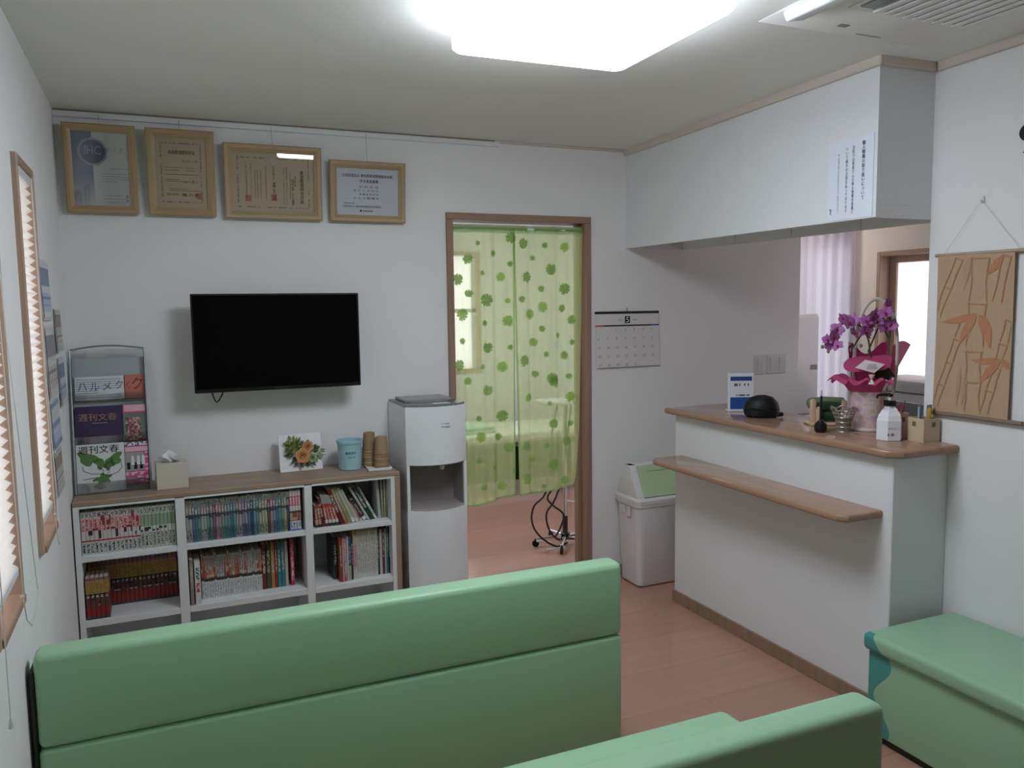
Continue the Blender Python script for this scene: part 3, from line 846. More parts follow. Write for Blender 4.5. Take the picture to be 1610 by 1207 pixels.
def ex_top(o, w, h):
    b = B()
    for i in range(9):
        z = h*(0.10+0.095*i); cut = 0.5 if i in (2, 3) else (0.9 if i == 7 else 1.0)
        b.box(-w*0.96, -w*0.96+2*w*0.92*cut, F, 0, z, z+h*0.028)
    b.obj('printed_lines', SKY, o, smooth=False)
    b = B()
    for i, ch in enumerate('ハルメ'): add_text(b, ch, w*0.36, h*0.34, (-w*0.88+i*w*0.50, F-.0004, h*(0.42-.01*i)))
    add_text(b, 'ク', w*0.30, h*0.38, (w*0.66, F-.0004, h*0.44))
    b.obj('lettering', mat('print_plum', (0.20, 0.10, 0.22), 0.5), o, smooth=False)
magazine('a', -0.133, 0.058, 0.402, 0.505, 0.020, 'white magazine with blue stripes in the top rack pocket', PW, ex_top)
def ex_topr(o, w, h):
    b = B(); add_text(b, 'ク', w*1.1, h*0.5, (-w*.3, F, h*0.38)); add_text(b, 'く', w*0.35, h*0.3, (-w*.85, F, h*0.42)); b.obj('lettering', mat('print_maroon', (0.16, 0.03, 0.05), 0.5), o, smooth=False)
magazine('b', 0.062, 0.140, 0.402, 0.508, 0.022, 'coral magazine beside the striped one in the top pocket', ORNG, ex_topr)
def ex_mid(o, w, h):
    b = B(); add_text(b, '週刊文春', w*1.62, h*0.20, (-w*0.86, F, h*0.60), bold=.012); b.obj('lettering', GOLD, o, smooth=False)
    b = B(); b.box(-w*.3, w*.35, F, 0, h*.53, h*.545); b.obj('printed_lines', GOLD, o, smooth=False)
magazine('c', -0.138, 0.046, 0.218, 0.376, 0.014, 'purple weekly with gold title in the middle rack pocket', PURP, ex_mid)
def ex_midr(o, w, h):
    b = B(); b.box(-w, w, F, 0, h*.70, h*.95); b.obj('printed_band', PINK, o, smooth=False)
    b = B(); b.box(-w*.9, w*.9, F-.0003, F, h*.76, h*.93); b.obj('printed_strip', LPINK, o, smooth=False)
    b = B(); b.box(-w*.8, w*.5, F, 0, h*.0, h*.60); b.obj('printed_picture', print_noise('pic_red', (.45, .16, .14), (.12, .05, .06), 9, 11, .6, (.5, .4, .34)), o, smooth=False)
magazine('d', 0.048, 0.142, 0.218, 0.385, 0.016, 'pink and green picture weekly in the middle rack pocket', mat('cover_olive', (.13, .20, .17), .4), ex_midr)
def ex_low(o, w, h):
    b = B(); add_text(b, '週刊文春', w*1.68, h*0.165, (-w*0.90, F, h*0.80), bold=.012); b.obj('lettering', INK, o, smooth=False)
    b = B()
    def leaf(cx, cz, r, a, lob):
        pts = []
        for i in range(26):
            t = 2*pi*i/26
            rr = r*(1+0.24*sin(lob*t)+0.10*sin(5*t+1))
            px, pz = rr*cos(t)*1.0, rr*sin(t)*0.66
            pts.append((cx+px*cos(a)-pz*sin(a), F, cz+px*sin(a)+pz*cos(a)))
        b.poly(pts)
    leaf(-w*.52, h*.70, w*.42, -.35, 3); leaf(-.02*w, h*.58, w*.30, -.8, 4); leaf(w*.58, h*.66, w*.36, .6, 3); leaf(w*.36, h*.55, w*.26, .9, 4)
    leaf(w*.08, h*.26, w*.33, .25, 5); leaf(-w*.05, h*.13, w*.24, .5, 3); leaf(-w*.30, h*.24, w*.07, 0, 3)
    b.obj('printed_leaves', LEAFP, o, smooth=False)
    b = B()
    for pts in ([(-.75, .55), (-.72, .45), (-.4, .38), (.1, .36), (.3, .32)], [(.85, .58), (.88, .48), (.7, .38), (.4, .33), (.2, .30)], [(-.75, .27), (-.4, .29), (-.1, .30)], [(-.1, .52), (.1, .44), (.05, .34)], [(.3, .5), (.35, .4), (.2, .34)]):
        b.tube([(px*w, F, pz*h) for px, pz in pts], 0.0011, 4)
    b.obj('printed_stems', mat('print_stem', (.03, .04, .025), .5), o, smooth=False)
magazine('e', -0.140, 0.046, 0.008, 0.213, 0.004, 'white weekly with green plant picture in the bottom rack pocket', PW, ex_low)
def ex_lowr(o, w, h):
    b = B(); b.box(-w, w, F, 0, h*.76, h*.87); b.obj('printed_band', LPINK, o, smooth=False)
    b = B(); b.box(-w, w*.62, F, 0, h*.30, h*.74); b.obj('printed_picture', mat('pic_grey', (.32, .31, .30), .5), o, smooth=False)
    b = B()
    for cx in (-.72, -.12, .38):
        b.ball((cx*w, 0.003, h*.68), w*.13, sub=1, sc=(1, .3, 1)); b.box((cx-.14)*w, (cx+.14)*w, F-.0006, 0, h*.34, h*.50)
    b.obj('printed_hair_and_suits', BLKM, o, smooth=False)
    b = B()
    for cx in (-.35, .14, .55):
        b.hexa([((cx-.16)*w, F-.001, h*.44), ((cx+.16)*w, F-.001, h*.44), ((cx+.16)*w, 0, h*.44), ((cx-.16)*w, 0, h*.44), ((cx-.09)*w, F-.001, h*.66), ((cx+.09)*w, F-.001, h*.66), ((cx+.09)*w, 0, h*.66), ((cx-.09)*w, 0, h*.66)])
    b.obj('printed_figures', PW, o, smooth=False)
    b = B(); b.box(-w, w*.6, F, 0, h*.20, h*.28); b.box(w*.66, w*.96, F, 0, h*.25, h*.74); b.box(0, w*.95, F, 0, h*.02, h*.18); b.obj('printed_pink', print_noise('pink_print', (.60, .10, .26), (.70, .45, .55), 8, 20, .6), o, smooth=False)
    b = B(); b.box(-w, w*.4, F, 0, h*.09, h*.14); b.obj('printed_line', INKG, o, smooth=False)
    b = B(); b.box(-w, w, F, 0, h*.90, h*.985); b.obj('printed_title', print_noise('title_print', (.66, .66, .68), (.12, .14, .22), 16, 3, .5), o, smooth=False)
magazine('f', 0.048, 0.140, 0.030, 0.213, 0.007, 'pink weekly with people on its cover in the bottom pocket', PINK, ex_lowr)

# ------------------------------------------------------------------ things on the bookcase
tb = thing('tissue_box', 'cream tissue box with a tissue sticking out on the bookcase', 'tissue box', (0.388, -0.190, 0.811), radians(3))
b = B(); b.box(-0.064, 0.064, -0.055, 0.055, 0, 0.112, bev=.002); b.obj('box_body', mat('tissue_card', (0.60, 0.55, 0.46), 0.6), tb)
b = B(); b.lathe([(0, 0.1121), (0.036, 0.1121), (0.036, 0.1127), (0, 0.1127)], 20, sy=0.55); b.obj('box_slot', mat('slot_dark', (0.10, 0.09, 0.08), 0.7), tb)
b = B()
b.grid(lambda u, v: ((u-.5)*(0.052+0.02*v)-0.012+0.012*sin(7*v), 0.014*sin(u*9+v*3)*(0.4+v)-.005, 0.105+v*(0.062-0.05*abs(u-.45))), 12, 8)
b.obj('tissue', mat('tissue_white', (0.80, 0.80, 0.80), 0.9), tb, recalc=False)

fp = thing('flower_panel', 'white square panel with peach roses and greenery against the wall', 'flower decoration', (0.965, -0.104, 0.811), rot=(radians(-12), 0, radians(2)))
b = B(); b.box(-0.101, 0.101, -0.006, 0.006, 0, 0.178, bev=.002); b.obj('panel_board', mat('panel_card', (0.80, 0.80, 0.82), 0.5), fp)
GRN = [mat('leaf_dark', (0.05, 0.09, 0.035), 0.6), mat('leaf_olive', (0.22, 0.24, 0.06), 0.6), mat('leaf_sage', (0.24, 0.30, 0.18), 0.6)]
PEACH = mat('rose_peach', (0.62, 0.33, 0.16), 0.6); CREAMR = mat('rose_cream', (0.42, 0.44, 0.28), 0.6)
def rose(name, x, z, r, m, par, y=-0.02):
    b = B()
    for k in range(4):
        rr = r*(1-0.22*k)
        b.lathe([(rr*.55, 0), (rr*.95, r*.25), (rr, r*.5), (rr*.90, r*.62), (rr*.80, r*.55), (rr*.5, r*.2)], 14, wob=lambda a, i, k=k: 0.10*sin(5*a+k*1.7+x*90)*(i > 0))
        for v in b.bm.verts:
            pass
    bmesh.ops.translate(b.bm, verts=b.bm.verts[:], vec=(0, 0, 0))
    o = b.obj(name, m, par); o.location = (x, y, z); o.rotation_euler = (radians(90), 0, 0); return o
rose('rose', 0.002, 0.070, 0.036, PEACH, fp, -0.022); rose('rose', 0.030, 0.112, 0.028, PEACH, fp, -0.022)
rose('rose', 0.050, 0.058, 0.022, CREAMR, fp, -0.016)
def leaf_quad(b, c, d, l, w, mi=0, up=Vector((0, -1, 0))):
    c, d = Vector(c), Vector(d).normalized()
    s = d.cross(up)
    if s.length < 1e-4: s = Vector((1, 0, 0))
    s.normalize(); n = s.cross(d)
    p = [c, c+d*l*.4+s*w*.5+n*l*.04, c+d*l, c+d*l*.4-s*w*.5+n*l*.04, c+d*l*.5+n*l*.10]
    vs = [b.bm.verts.new(q) for q in p]
    for t in ((0, 1, 4), (1, 2, 4), (2, 3, 4), (3, 0, 4)):
        f = b.bm.faces.new([vs[i] for i in t]); f.material_index = mi
rn = random.Random(3)
for nm, m, cx, cz, sp, cnt, L in (('foliage', GRN[0], 0.005, 0.085, 0.062, 60, .034), ('foliage', GRN[1], -0.035, 0.125, 0.030, 46, .026), ('foliage', GRN[2], 0.062, 0.085, 0.034, 46, .022)):
    b = B()
    for i in range(cnt):
        a = rn.uniform(0, 2*pi); r = sp*math.sqrt(rn.random())
        leaf_quad(b, (cx+r*cos(a), -0.008-rn.random()*.018, cz+r*sin(a)*.85), (cos(a)+rn.uniform(-.5, .5), rn.uniform(-.5, .1), sin(a)+rn.uniform(-.5, .5)), L*rn.uniform(.6, 1.2), L*.5)
    b.obj(nm, m, fp, smooth=False, recalc=False)
for x, z, r in ((-0.040, 0.130, .016), (-0.028, 0.112, .012)):
    rose('green_bloom', x, z, r, GRN[1], fp, -0.02)

cb = thing('cup_bin', 'pale blue round bin for used cups on the bookcase', 'bin', (1.187, -0.155, 0.811))
BLUEB = mat('bin_blue', (0.34, 0.56, 0.62), 0.35, 0.5)
b = B(); b.lathe([(0.050, 0), (0.053, 0.003), (0.058, 0.125), (0.062, 0.127), (0.063, 0.142), (0.061, 0.143), (0.0595, 0.135), (0.050, 0.010), (0, 0.009)], 36); bb_ = b.obj('bin_body', BLUEB, cb)
b = B(); b.lathe([(0.0605, 0.1335), (0.0635, 0.134), (0.0635, 0.1375), (0.0605, 0.138)], 36, cap=False); b.obj('rim_band', BLUEB, cb)
b = B()
for s, w, x, z in (('使用済み', 0.052, -0.020, 0.078), ('コップ', 0.034, -0.008, 0.058)):
    b2 = B(); add_text(b2, s, w, 0.013 if s[0] == '使' else 0.011, (x, 0, z), bold=.015)
    for f in b2.bm.faces:
        pts = []
        for v in f.verts:
            rr = 0.0533+0.005*(v.co.z/0.125)+0.0006
            a = -pi/2-0.23+v.co.x/0.056
            pts.append((rr*cos(a), rr*sin(a), v.co.z))
        b.poly(pts)
    b2.bm.free()
b.obj('lettering', INK, bb_, smooth=False)

tr = thing('cup_tray', 'small white rectangular tray under the stacked paper cups', 'tray', (1.312, -0.185, 0.811), radians(-4))
b = B(); b.box(-0.056, 0.056, -0.085, 0.062, 0, 0.005, bev=.002); b.obj('tray_base', PLASTW, tr)
b = B()
for q in ((-.056, .056, -.085, -.081), (-.056, .056, .058, .062), (-.056, -.052, -.081, .058), (.052, .056, -.081, .058)): b.box(*q, 0.004, 0.012, bev=.001)
b.obj('tray_rim', PLASTW, tr)
KR = mat('kraft_paper', (0.36, 0.25, 0.14), 0.75); KR2 = mat('kraft_rim', (0.30, 0.20, 0.11), 0.75)
def cup_stack(loc, n, label):
    o = thing('paper_cup_stack', label, 'paper cups', loc, 0, 'upturned stacks of paper cups')
    for i in range(n):
        b = B(); z = i*0.0135
        b.lathe([(0.0345, z), (0.0355, z+.001), (0.0355, z+.004), (0.0342, z+.0045), (0.0265, z+0.082), (0.024, z+0.083), (0.0235, z+0.080), (0, z+0.080)], 22)
        b.obj('paper_cup', KR if i % 2 else KR2, o)
    return o
cup_stack((1.286, -0.145, 0.8163), 7, 'kraft paper cup stack by the wall, partly hidden by the other')
cup_stack((1.328, -0.215, 0.8163), 6, 'kraft paper cup stack at the front of the white tray')

# ------------------------------------------------------------------ television on its wall arm
tv = thing('television', 'black flat television on a wall arm, switched off', 'television', (0.876, -0.15, 1.437), rot=(radians(0), 0, radians(0)))
b = B(); b.box(-0.374, 0.374, -0.018, 0.012, -0.222, 0.220, bev=.003); hs = b.obj('housing', BLACK, tv)
b = B(); b.box(-0.366, 0.366, -0.0192, -0.0178, -0.205, 0.212); b.obj('screen', SCREEN, tv, smooth=False)
b = B(); b.box(-0.028, 0.028, -0.0196, -0.018, -0.217, -0.212); b.obj('maker_plate', mat('plate_dark', (0.03, 0.03, 0.032), 0.4), hs, smooth=False)
b = B(); b.box(-0.16, 0.16, 0.012, 0.04, -0.14, 0.12, bev=.006); b.obj('rear_cover', BLKM, tv)
b = B(); b.box(-0.05, 0.05, 0.138, 0.148, -0.10, 0.10, bev=.002); b.box(-0.02, 0.02, 0.04, 0.138, -0.03, 0.03, bev=.003); b.obj('wall_arm', DGREY, tv)
b = B(); b.tube([(-0.300, 0.02, -0.20), (-0.297, 0.022, -0.238), (-0.288, 0.024, -0.262), (-0.281, 0.024, -0.270), (-0.272, 0.024, -0.262), (-0.258, 0.022, -0.238), (-0.245, 0.02, -0.20)], 0.0034, 8); b.obj('cable', BLACK, tv)

# ------------------------------------------------------------------ framed certificates
def framed(x0, x1, z0, z1, label, mw, paper, fill, tilt=5.0, matw=0.0):
    w, h = (x1-x0), (z1-z0)
    o = thing('framed_certificate', label, 'picture frame', ((x0+x1)/2, -0.024, z0), rot=(radians(tilt), 0, 0))
    hw = w/2
    prof = [(0, 0.010), (0, -0.010), (0.006, -0.014), (mw*.55, -0.012), (mw*.8, -0.006), (mw, -0.004), (mw, 0.004)]
    b = B()
    rings = []
    for u, y in prof:
        rings.append([b.bm.verts.new(p) for p in ((-hw+u, y, u), (hw-u, y, u), (hw-u, y, h-u), (-hw+u, y, h-u))])
    for k in range(len(rings)-1):
        for i in range(4):
            b.bm.faces.new((rings[k][i], rings[k][(i+1) % 4], rings[k+1][(i+1) % 4], rings[k+1][i])).material_index = i % 2
    b.obj('moulding', [FRAMEW, FRAMEWZ], o, ang=20)
    b = B(); b.box(-hw+.004, hw-.004, 0.004, 0.009, .004, h-.004); b.obj('backing_board', KR, o, smooth=False)
    b = B(); b.box(-hw+mw*.9, hw-mw*.9, 0.001, 0.004, mw*.9, h-mw*.9); cs_ = b.obj('certificate_sheet', paper, o, smooth=False)
    b = B(); b.box(-hw+mw*.9, hw-mw*.9, -0.0038, -0.0028, mw*.9, h-mw*.9); b.obj('glass_pane', GLASS, o, smooth=False)
    fill(cs_, hw-mw, h, mw)
    b = B(); b.tube([(0, 0.006, h-.01), (0, 0.012+h*math.tan(radians(tilt)), 2.43-z0)], 0.0010, 5); b.obj('hanging_wire', STEEL, o)
    return o
Y = 0.0006
SEPIA = mat('print_sepia', (0.22, 0.16, 0.10), 0.6); CREAMP = mat('certificate_cream', (0.60, 0.50, 0.36), 0.7)
SEAL = mat('seal_red', (0.52, 0.22, 0.16), 0.6)
def border(o, hw, z0, z1, t=0.005):
    b = B()
    for q in ((-hw, hw, z0, z0+t), (-hw, hw, z1-t, z1), (-hw, -hw+t, z0, z1), (hw-t, hw, z0, z1)):
        b.box(q[0], q[1], Y-.0006, Y, q[2], q[3])
    b.obj('printed_border', print_noise('border_print', (0.60, 0.50, 0.36), (0.30, 0.23, 0.15), 40, 50, .45), o, smooth=False)
def fill1(o, w, h, m):
    b = B(); b.box(-w, -w*.28, Y-.0004, Y, m, h-m); b.obj('printed_band', mat_grad, o, smooth=False)
    cx, cz = -w*.27, h-m-0.083
    b = B(); b.lathe([(0.049, 0), (0.0575, 0), (0.0575, 0.0007), (0.049, 0.0007)], 36, wob=lambda a, k: 0.03*sin(9*a)*(k in (1, 2))); q = b.obj('printed_ring', mat('ring_silver', (0.36, 0.42, 0.46), 0.5), o, smooth=False); q.location = (cx, Y-.0007, cz); q.rotation_euler = (radians(90), 0, 0)
    b = B(); b.lathe([(0, 0), (0.049, 0), (0.049, 0.0008), (0, 0.0008)], 36); q = b.obj('printed_disc', mat('disc_navy', (0.07, 0.09, 0.18), 0.5), o, smooth=False); q.location = (cx, Y-.0008, cz); q.rotation_euler = (radians(90), 0, 0)
    b = B(); add_text(b, 'IHC', 0.062, 0.036, (cx-.031, Y-.0024, cz-.012), bold=.02); b.obj('logo_lettering', mat('ink_silver', (0.42, 0.47, 0.54), 0.5), o, smooth=False)
    b = B()
    add_text(b, 'おくす', w*.62, 0.020, (w*.22, Y-.0006, h-m-.082))
    for z, x0, x1 in ((.150, .30, .95), (.172, .05, .92), (.183, .02, .94), (.194, .02, .96), (.205, .02, .55), (.250, .02, .12), (.264, .05, .72), (.278, .05, .84), (.292, .05, .84)):
        k = x0
        while k < x1:
            q = min(x1, k+random.uniform(.05, .12)); b.box(w*k, w*q, Y-.0005, Y, h-m-z-.003, h-m-z); k = q+.03
    b.obj('lettering', INKL, o, smooth=False)
    b = B(); b.box(w*.83, w*.93, Y-.0006, Y, m+.035, m+.048); b.box(w*.85, w*.92, Y-.0006, Y, m+.018, m+.030); b.obj('printed_seal', mat('seal_pink', (.55, .38, .36), .6), o, smooth=False)
m_, nt_, b_ = new_mat('band_blue_fade'); mat_grad = m_
tc_ = N(nt_, 'ShaderNodeTexCoord'); sp_ = N(nt_, 'ShaderNodeSeparateXYZ'); rp_ = N(nt_, 'ShaderNodeValToRGB')
rp_.color_ramp.elements[0].color = (.60, .62, .66, 1); rp_.color_ramp.elements[1].color = (.05, .09, .19, 1); e_ = rp_.color_ramp.elements.new(.45); e_.color = (.16, .21, .33, 1)
nt_.links.new(tc_.outputs['Generated'], sp_.inputs[0]); nt_.links.new(sp_.outputs['Z'], rp_.inputs[0]); nt_.links.new(rp_.outputs[0], b_.inputs['Base Color'])
framed(0.034, 0.318, 2.011, 2.386, 'framed award with blue band and round emblem, closest to the windows', 0.033, mat('certificate_ivory', (0.72, 0.74, 0.70), 0.7), fill1)
def fill2(o, w, h, m):
    border(o, w*.80, m+.022, h-m-.022)
    b = B()
    add_text(b, '柔道整復師免許証', w*1.06, 0.018, (-w*.50, Y-.0006, h-m-.072), bold=.01)
    add_text(b, '院 田 三 郎', w*.62, 0.011, (w*.05, Y-.0006, h-m-.105))
    add_text(b, '山 一 義 文', w*.52, 0.013, (w*.12, Y-.0006, m+.108))
    add_text(b, '厚生労働大臣', w*.44, 0.012, (-w*.6, Y-.0006, m+.052)); add_text(b, '橋 六 郎', w*.66, 0.015, (0, Y-.0006, m+.050), bold=.015)
    for z, x0, x1 in ((.128, -.65, .05), (.128, .2, .5), (.140, -.65, -.1), (.140, .2, .55), (.158, -.6, .7), (.180, -.6, -.1), (.188, -.62, .35), (.220, -.5, .25), (.228, -.5, .75)):
        b.box(w*x0, w*x1, Y-.0005, Y, h-m-z-.0022, h-m-z)
    b.obj('lettering', SEPIA, o, smooth=False)
    b = B(); b.box(w*.55, w*.78, Y-.0003, Y, m+.04, m+.066); b.obj('printed_seal', SEAL, o, smooth=False)
framed(0.356, 0.640, 2.010, 2.386, 'upright cream certificate in tan frame, second from the windows', 0.036, CREAMP, fill2)
def fill3(o, w, h, m):
    border(o, w*.88, m+.018, h-m-.022)
    b = B(); b.lathe([(0, 0), (0.017, 0), (0.017, 0.0006), (0, 0.0006)], 20); q = b.obj('printed_crest', mat('crest', (.62, .52, .36), .5), o, smooth=False); q.location = (0, Y-.0006, h-m-.034); q.rotation_euler = (radians(90), 0, 0)
    b = B()
    cols = ((.70, '柔道整復師免許証', .018, .075, .225, .02), (.53, '愛知県', .010, .10, .15, 0), (.47, '田 中 三 郎', .011, .115, .235, 0.01), (.32, '柔道整復師の免許を受けるものと', .007, .06, .235, 0), (.25, '認めこの証を交付する', .007, .06, .235, 0),
            (.0, '厚生労働大臣', .009, .06, .12, 0), (.01, '森 丸 緒', .015, .13, .215, .02), (-.19, '財団法人柔道整復研修試験財団', .006, .06, .21, 0), (-.55, '昭和五十一年三月二十日', .006, .05, .21, 0), (-.66, '第 一 号 柔道整復師名簿登録', .007, .06, .21, 0))
    for fx, s, wd, z0, z1, bo in cols:
        add_text(b, s.replace(' ', ''), wd, z1-z0, (w*fx-wd/2, Y-.0006, h-m-z1), vertical=True, bold=bo)
    for fx in (-.32, -.40, -.46, .40): b.box(w*fx, w*fx+.002, Y-.0005, Y, m+.06, h-m-.08)
    b.obj('lettering', SEPIA, o, smooth=False)
    b = B(); b.box(-w*.70, -w*.56, Y-.0003, Y, m+.045, m+.073); b.box(-w*.07, w*.07, Y-.0003, Y, m+.05, m+.08); b.obj('printed_seal', SEAL, o, smooth=False)
framed(0.677, 1.119, 2.005, 2.344, 'wide cream certificate with vertical writing in tan frame', 0.036, CREAMP, fill3, tilt=4.0)
def fill4(o, w, h, m):
    b = B()
    add_text(b, '公益社団法人 愛知県柔道整復師会会員', w*1.62, 0.015, (-w*.82, Y-.0006, h-m-.042), bold=.01)
    add_text(b, '守る会会員章', w*.60, 0.016, (-w*.26, Y-.0006, h-m-.068), bold=.02)
    for k, s in enumerate(('わ れ ら は', 'ま ご こ ろ の 心', '良 技 を み が き', 'さ と り 研 磨 す')):
        add_text(b, s, w*(.62 if k % 2 == 0 else .82), 0.010, (-w*(.28 if k % 2 == 0 else .46), Y-.0006, h-m-.092-.018*k))
    add_text(b, '令和元年五月', w*.36, 0.008, (-w*.80, Y-.0006, m+.052)); add_text(b, '公益社団法人 愛知県柔道整復師会事務局', w*1.25, 0.009, (-w*.82, Y-.0006, m+.036))
    b.box(-w*.26, -w*.20, Y-.0006, Y, m+.016, m+.025); b.box(-w*.16, w*.16, Y-.0006, Y, m+.018, m+.022)
    b.obj('lettering', INK, o, smooth=False)
framed(1.157, 1.531, 2.005, 2.295, 'small white certificate in tan frame, closest to the doorway', 0.034, mat('certificate_white', (0.74, 0.76, 0.82), 0.6), fill4, tilt=5)

# ------------------------------------------------------------------ water dispenser
wd = thing('water_dispenser', 'tall white water dispenser between the bookcase and the doorway', 'water dispenser', (1.575, -0.19, 0))
def plan(hw, yb, yf, bow, n=10):
    """outline of the body: square back, bowed front"""
    pts = [(hw, yb), (-hw, yb)]
    for i in range(n+1):
        u = -1+2*i/n
        pts.append((u*hw, yf-bow*(1-u*u)))
    return pts
HWD = 0.152
b = B(); b.prism(plan(HWD, 0.18, -0.125, 0.055), 'z', 0.02, 0.607, bev=.004); b.obj('lower_body', PLASTW, wd)
b = B(); b.prism(plan(HWD, 0.18, -0.125, 0.055), 'z', 0.832, 1.112, bev=.004); b.obj('upper_body', PLASTW, wd)
b = B()
b.box(-HWD, -HWD+.014, -0.13, 0.18, 0.607, 0.832); b.box(HWD-.014, HWD, -0.13, 0.18, 0.607, 0.832); b.box(-HWD+.014, HWD-.014, 0.02, 0.18, 0.607, 0.832)
b.obj('recess_frame', PLASTW, wd)
b = B(); b.box(-HWD+.014, -HWD+.018, -0.122, 0.02, 0.607, 0.832); b.box(HWD-.018, HWD-.014, -0.122, 0.02, 0.607, 0.832); b.box(-HWD+.018, HWD-.018, 0.015, 0.02, 0.607, 0.832); b.obj('recess_lining', GREYP, wd)
b = B(); b.prism(plan(HWD-.018, 0.014, -0.122, 0.052), 'z', 0.607, 0.618, bev=.002); b.obj('drip_tray', mat('tray_grey', (0.38, 0.335, 0.325), 0.45), wd)
b = B(); b.prism(plan(HWD-.018, 0.014, -0.120, 0.045), 'z', 0.824, 0.832); b.obj('recess_top', GREYP, wd)
b = B(); b.lathe([(0.012, 0.824), (0.011, 0.800), (0.008, 0.796), (0, 0.796)], 14, (0.03, -0.115, 0)); b.obj('tap', PLASTW, wd)
b = B(); b.prism(plan(HWD-.002, 0.176, -0.122, 0.050), 'z', 1.112, 1.122, bev=.003); b.obj('top_lid', DGREY, wd)
b = B(); b.prism(plan(HWD-.03, 0.16, -0.02, 0.02), 'z', 1.122, 1.135, bev=.005); b.obj('bottle_cover', mat('cover_mauve', (0.30, 0.285, 0.29), 0.3), wd)
b = B(); b.box(-0.02, 0.065, -0.155, -0.118, 1.122, 1.125, bev=.001); cp_ = b.obj('control_panel', mat('panel_silver', (0.55, 0.57, 0.6), 0.3), wd)
for x in (-0.005, 0.02, 0.045):
    b = B(); b.box(x-.008, x+.008, -0.145, -0.130, 1.125, 1.127, bev=.001); b.obj('button', PLASTW, cp_)
b = B()
b.box(0.006, 0.05, -0.1795, -0.1775, 1.028, 1.031); b.box(0.008, 0.052, -0.1795, -0.1775, 1.012, 1.018)
b.obj('maker_print', INKL, wd, smooth=False)
for s in (-1, 1):
    for yy in (-0.11, 0.15):
        b = B(); b.lathe([(0.016, 0), (0.018, 0.02)], 12, (s*0.12, yy, 0)); b.obj('foot', BLKM, wd)
#NEXT
# ------------------------------------------------------------------ leaf-print curtain in the doorway
CURT = cloth_sheer('curtain_voile', (0.72, 0.81, 0.40), 0.44, (0.96, 1.0, 0.84), 0.55)
CURTH = cloth_sheer('curtain_hem', (0.36, 0.52, 0.22), 0.16, (0.9, 1, 0.78), 0.5)
LEAFM = [cloth_sheer('leaf_print_%d' % i, c, 0.14, (0.8, 1, 0.6), 0.5) for i, c in enumerate(((0.26, 0.40, 0.13), (0.37, 0.54, 0.16), (0.32, 0.47, 0.18)))]
CZ = 2.014
def fold(x, z):
    k = 0.45+0.55*min(1, (CZ-z)/0.5)
    return 0.022+k*(0.012*sin(x*31+0.6)+0.007*sin(x*67+1.9)+0.004*sin(x*118))*1.0+0.004*sin(z*3+x*9)
ct = thing('door_curtain', 'sheer green leaf-print curtain hung in the doorway in two halves', 'curtain', (2.15, 0, CZ))
PANELS = []
def xmap(side, u, v):
    """u across 0..1, v down 0..1"""
    if side == 0:
        xl, xr = 1.786+0.012*v, 2.150-0.012*v
    else:
        xl, xr = 2.143+0.018*v, 2.562-0.030*v-0.03*max(0, v-.8)*5*.4
    return xl+(xr-xl)*u
def zbot(side, u):
    if side == 0: return 0.494+0.050*u**1.4
    return 0.535+0.028*(u**2)+(0.05*max(0, (u-.93)/.07)**2)
for side in (0, 1):
    b = B()
    def fn(u, v, side=side):
        zb = zbot(side, u); z = 1.972+(zb-1.972)*v
        x = xmap(side, u, v)
        return (x-2.15, fold(x, z), z-CZ)
    b.grid(fn, 60, 40)
    pn = b.obj('curtain_panel', CURT, ct, recalc=False); PANELS.append(pn)
    b = B()
    b.grid(lambda u, v, side=side: (xmap(side, u, 0)-2.15, fold(xmap(side, u, 0), CZ-0.042*v)-(.002 if v < 1 else 0), -0.042*v), 60, 2)
    b.obj('header_band', CURTH, pn, recalc=False)
    b = B()
    b.grid(lambda u, v, side=side: (xmap(side, u, 1)-2.15, fold(xmap(side, u, 1), zbot(side, u))-.0015, zbot(side, u)+0.010*(1-v)-CZ), 60, 1)
    b.obj('bottom_hem', CURTH, pn, recalc=False)
    ue = 0.975 if side == 0 else 0.0
    b = B()
    b.grid(lambda u, v, side=side, ue=ue: (xmap(side, ue+.025*u, v)-2.15, fold(xmap(side, ue+.025*u, v), 1.9)-.002, 1.972+(zbot(side, ue)-1.972)*v-CZ), 2, 30)
    b.obj('side_hem', CURTH, pn, recalc=False)
b = B(); b.tube([(1.790-2.15, 0.034, -0.018), (2.567-2.15, 0.034, -0.018)], 0.008, 10); b.obj('tension_rod', PLASTW, ct)

def monstera(px, py, r, rot, mi):
    """printed leaf: position given in the doorway plane as x, z; r half length"""
    out = []
    n = 72
    for i in range(n):
        t = 2*pi*i/n
        base = 0.80+0.20*cos(t)-0.16*math.exp(-((t-pi)/0.35)**2)*2.0
        slot = 1.0
        for s in (0.62, 1.15, 1.70, 2.2):
            for q in (s, 2*pi-s):
                if abs(t-q) < 0.050: slot = 0.66
        rr = r*base*slot
        a, c2 = rr*cos(t), rr*sin(t)*0.92
        out.append((px+a*cos(rot)-c2*sin(rot), py+a*sin(rot)+c2*cos(rot)))
    return out
def add_leaf(x, z, r, rot, mi):
    pts = monstera(x, z, r, rot, mi)
    if min(p[1] for p in pts) < (zbot(0, (x-1.79)/.36)+.004 if x < 2.145 else .54): return
    b = B()
    y = lambda q: (q[0]-2.15, fold(q[0], q[1])-0.0022, q[1]-CZ)
    c = b.bm.verts.new(y((x, z)))
    n = len(pts)
    mid = [b.bm.verts.new(y((x+(p[0]-x)*.5, z+(p[1]-z)*.5))) for p in pts]
    out = [b.bm.verts.new(y(p)) for p in pts]
    for i in range(n):
        j = (i+1) % n
        b.bm.faces.new((c, mid[i], mid[j]))
        b.bm.faces.new((mid[i], out[i], out[j], mid[j]))
    b.obj('printed_leaf', LEAFM[mi], PANELS[0 if x < 2.146 else 1], smooth=False, recalc=False)
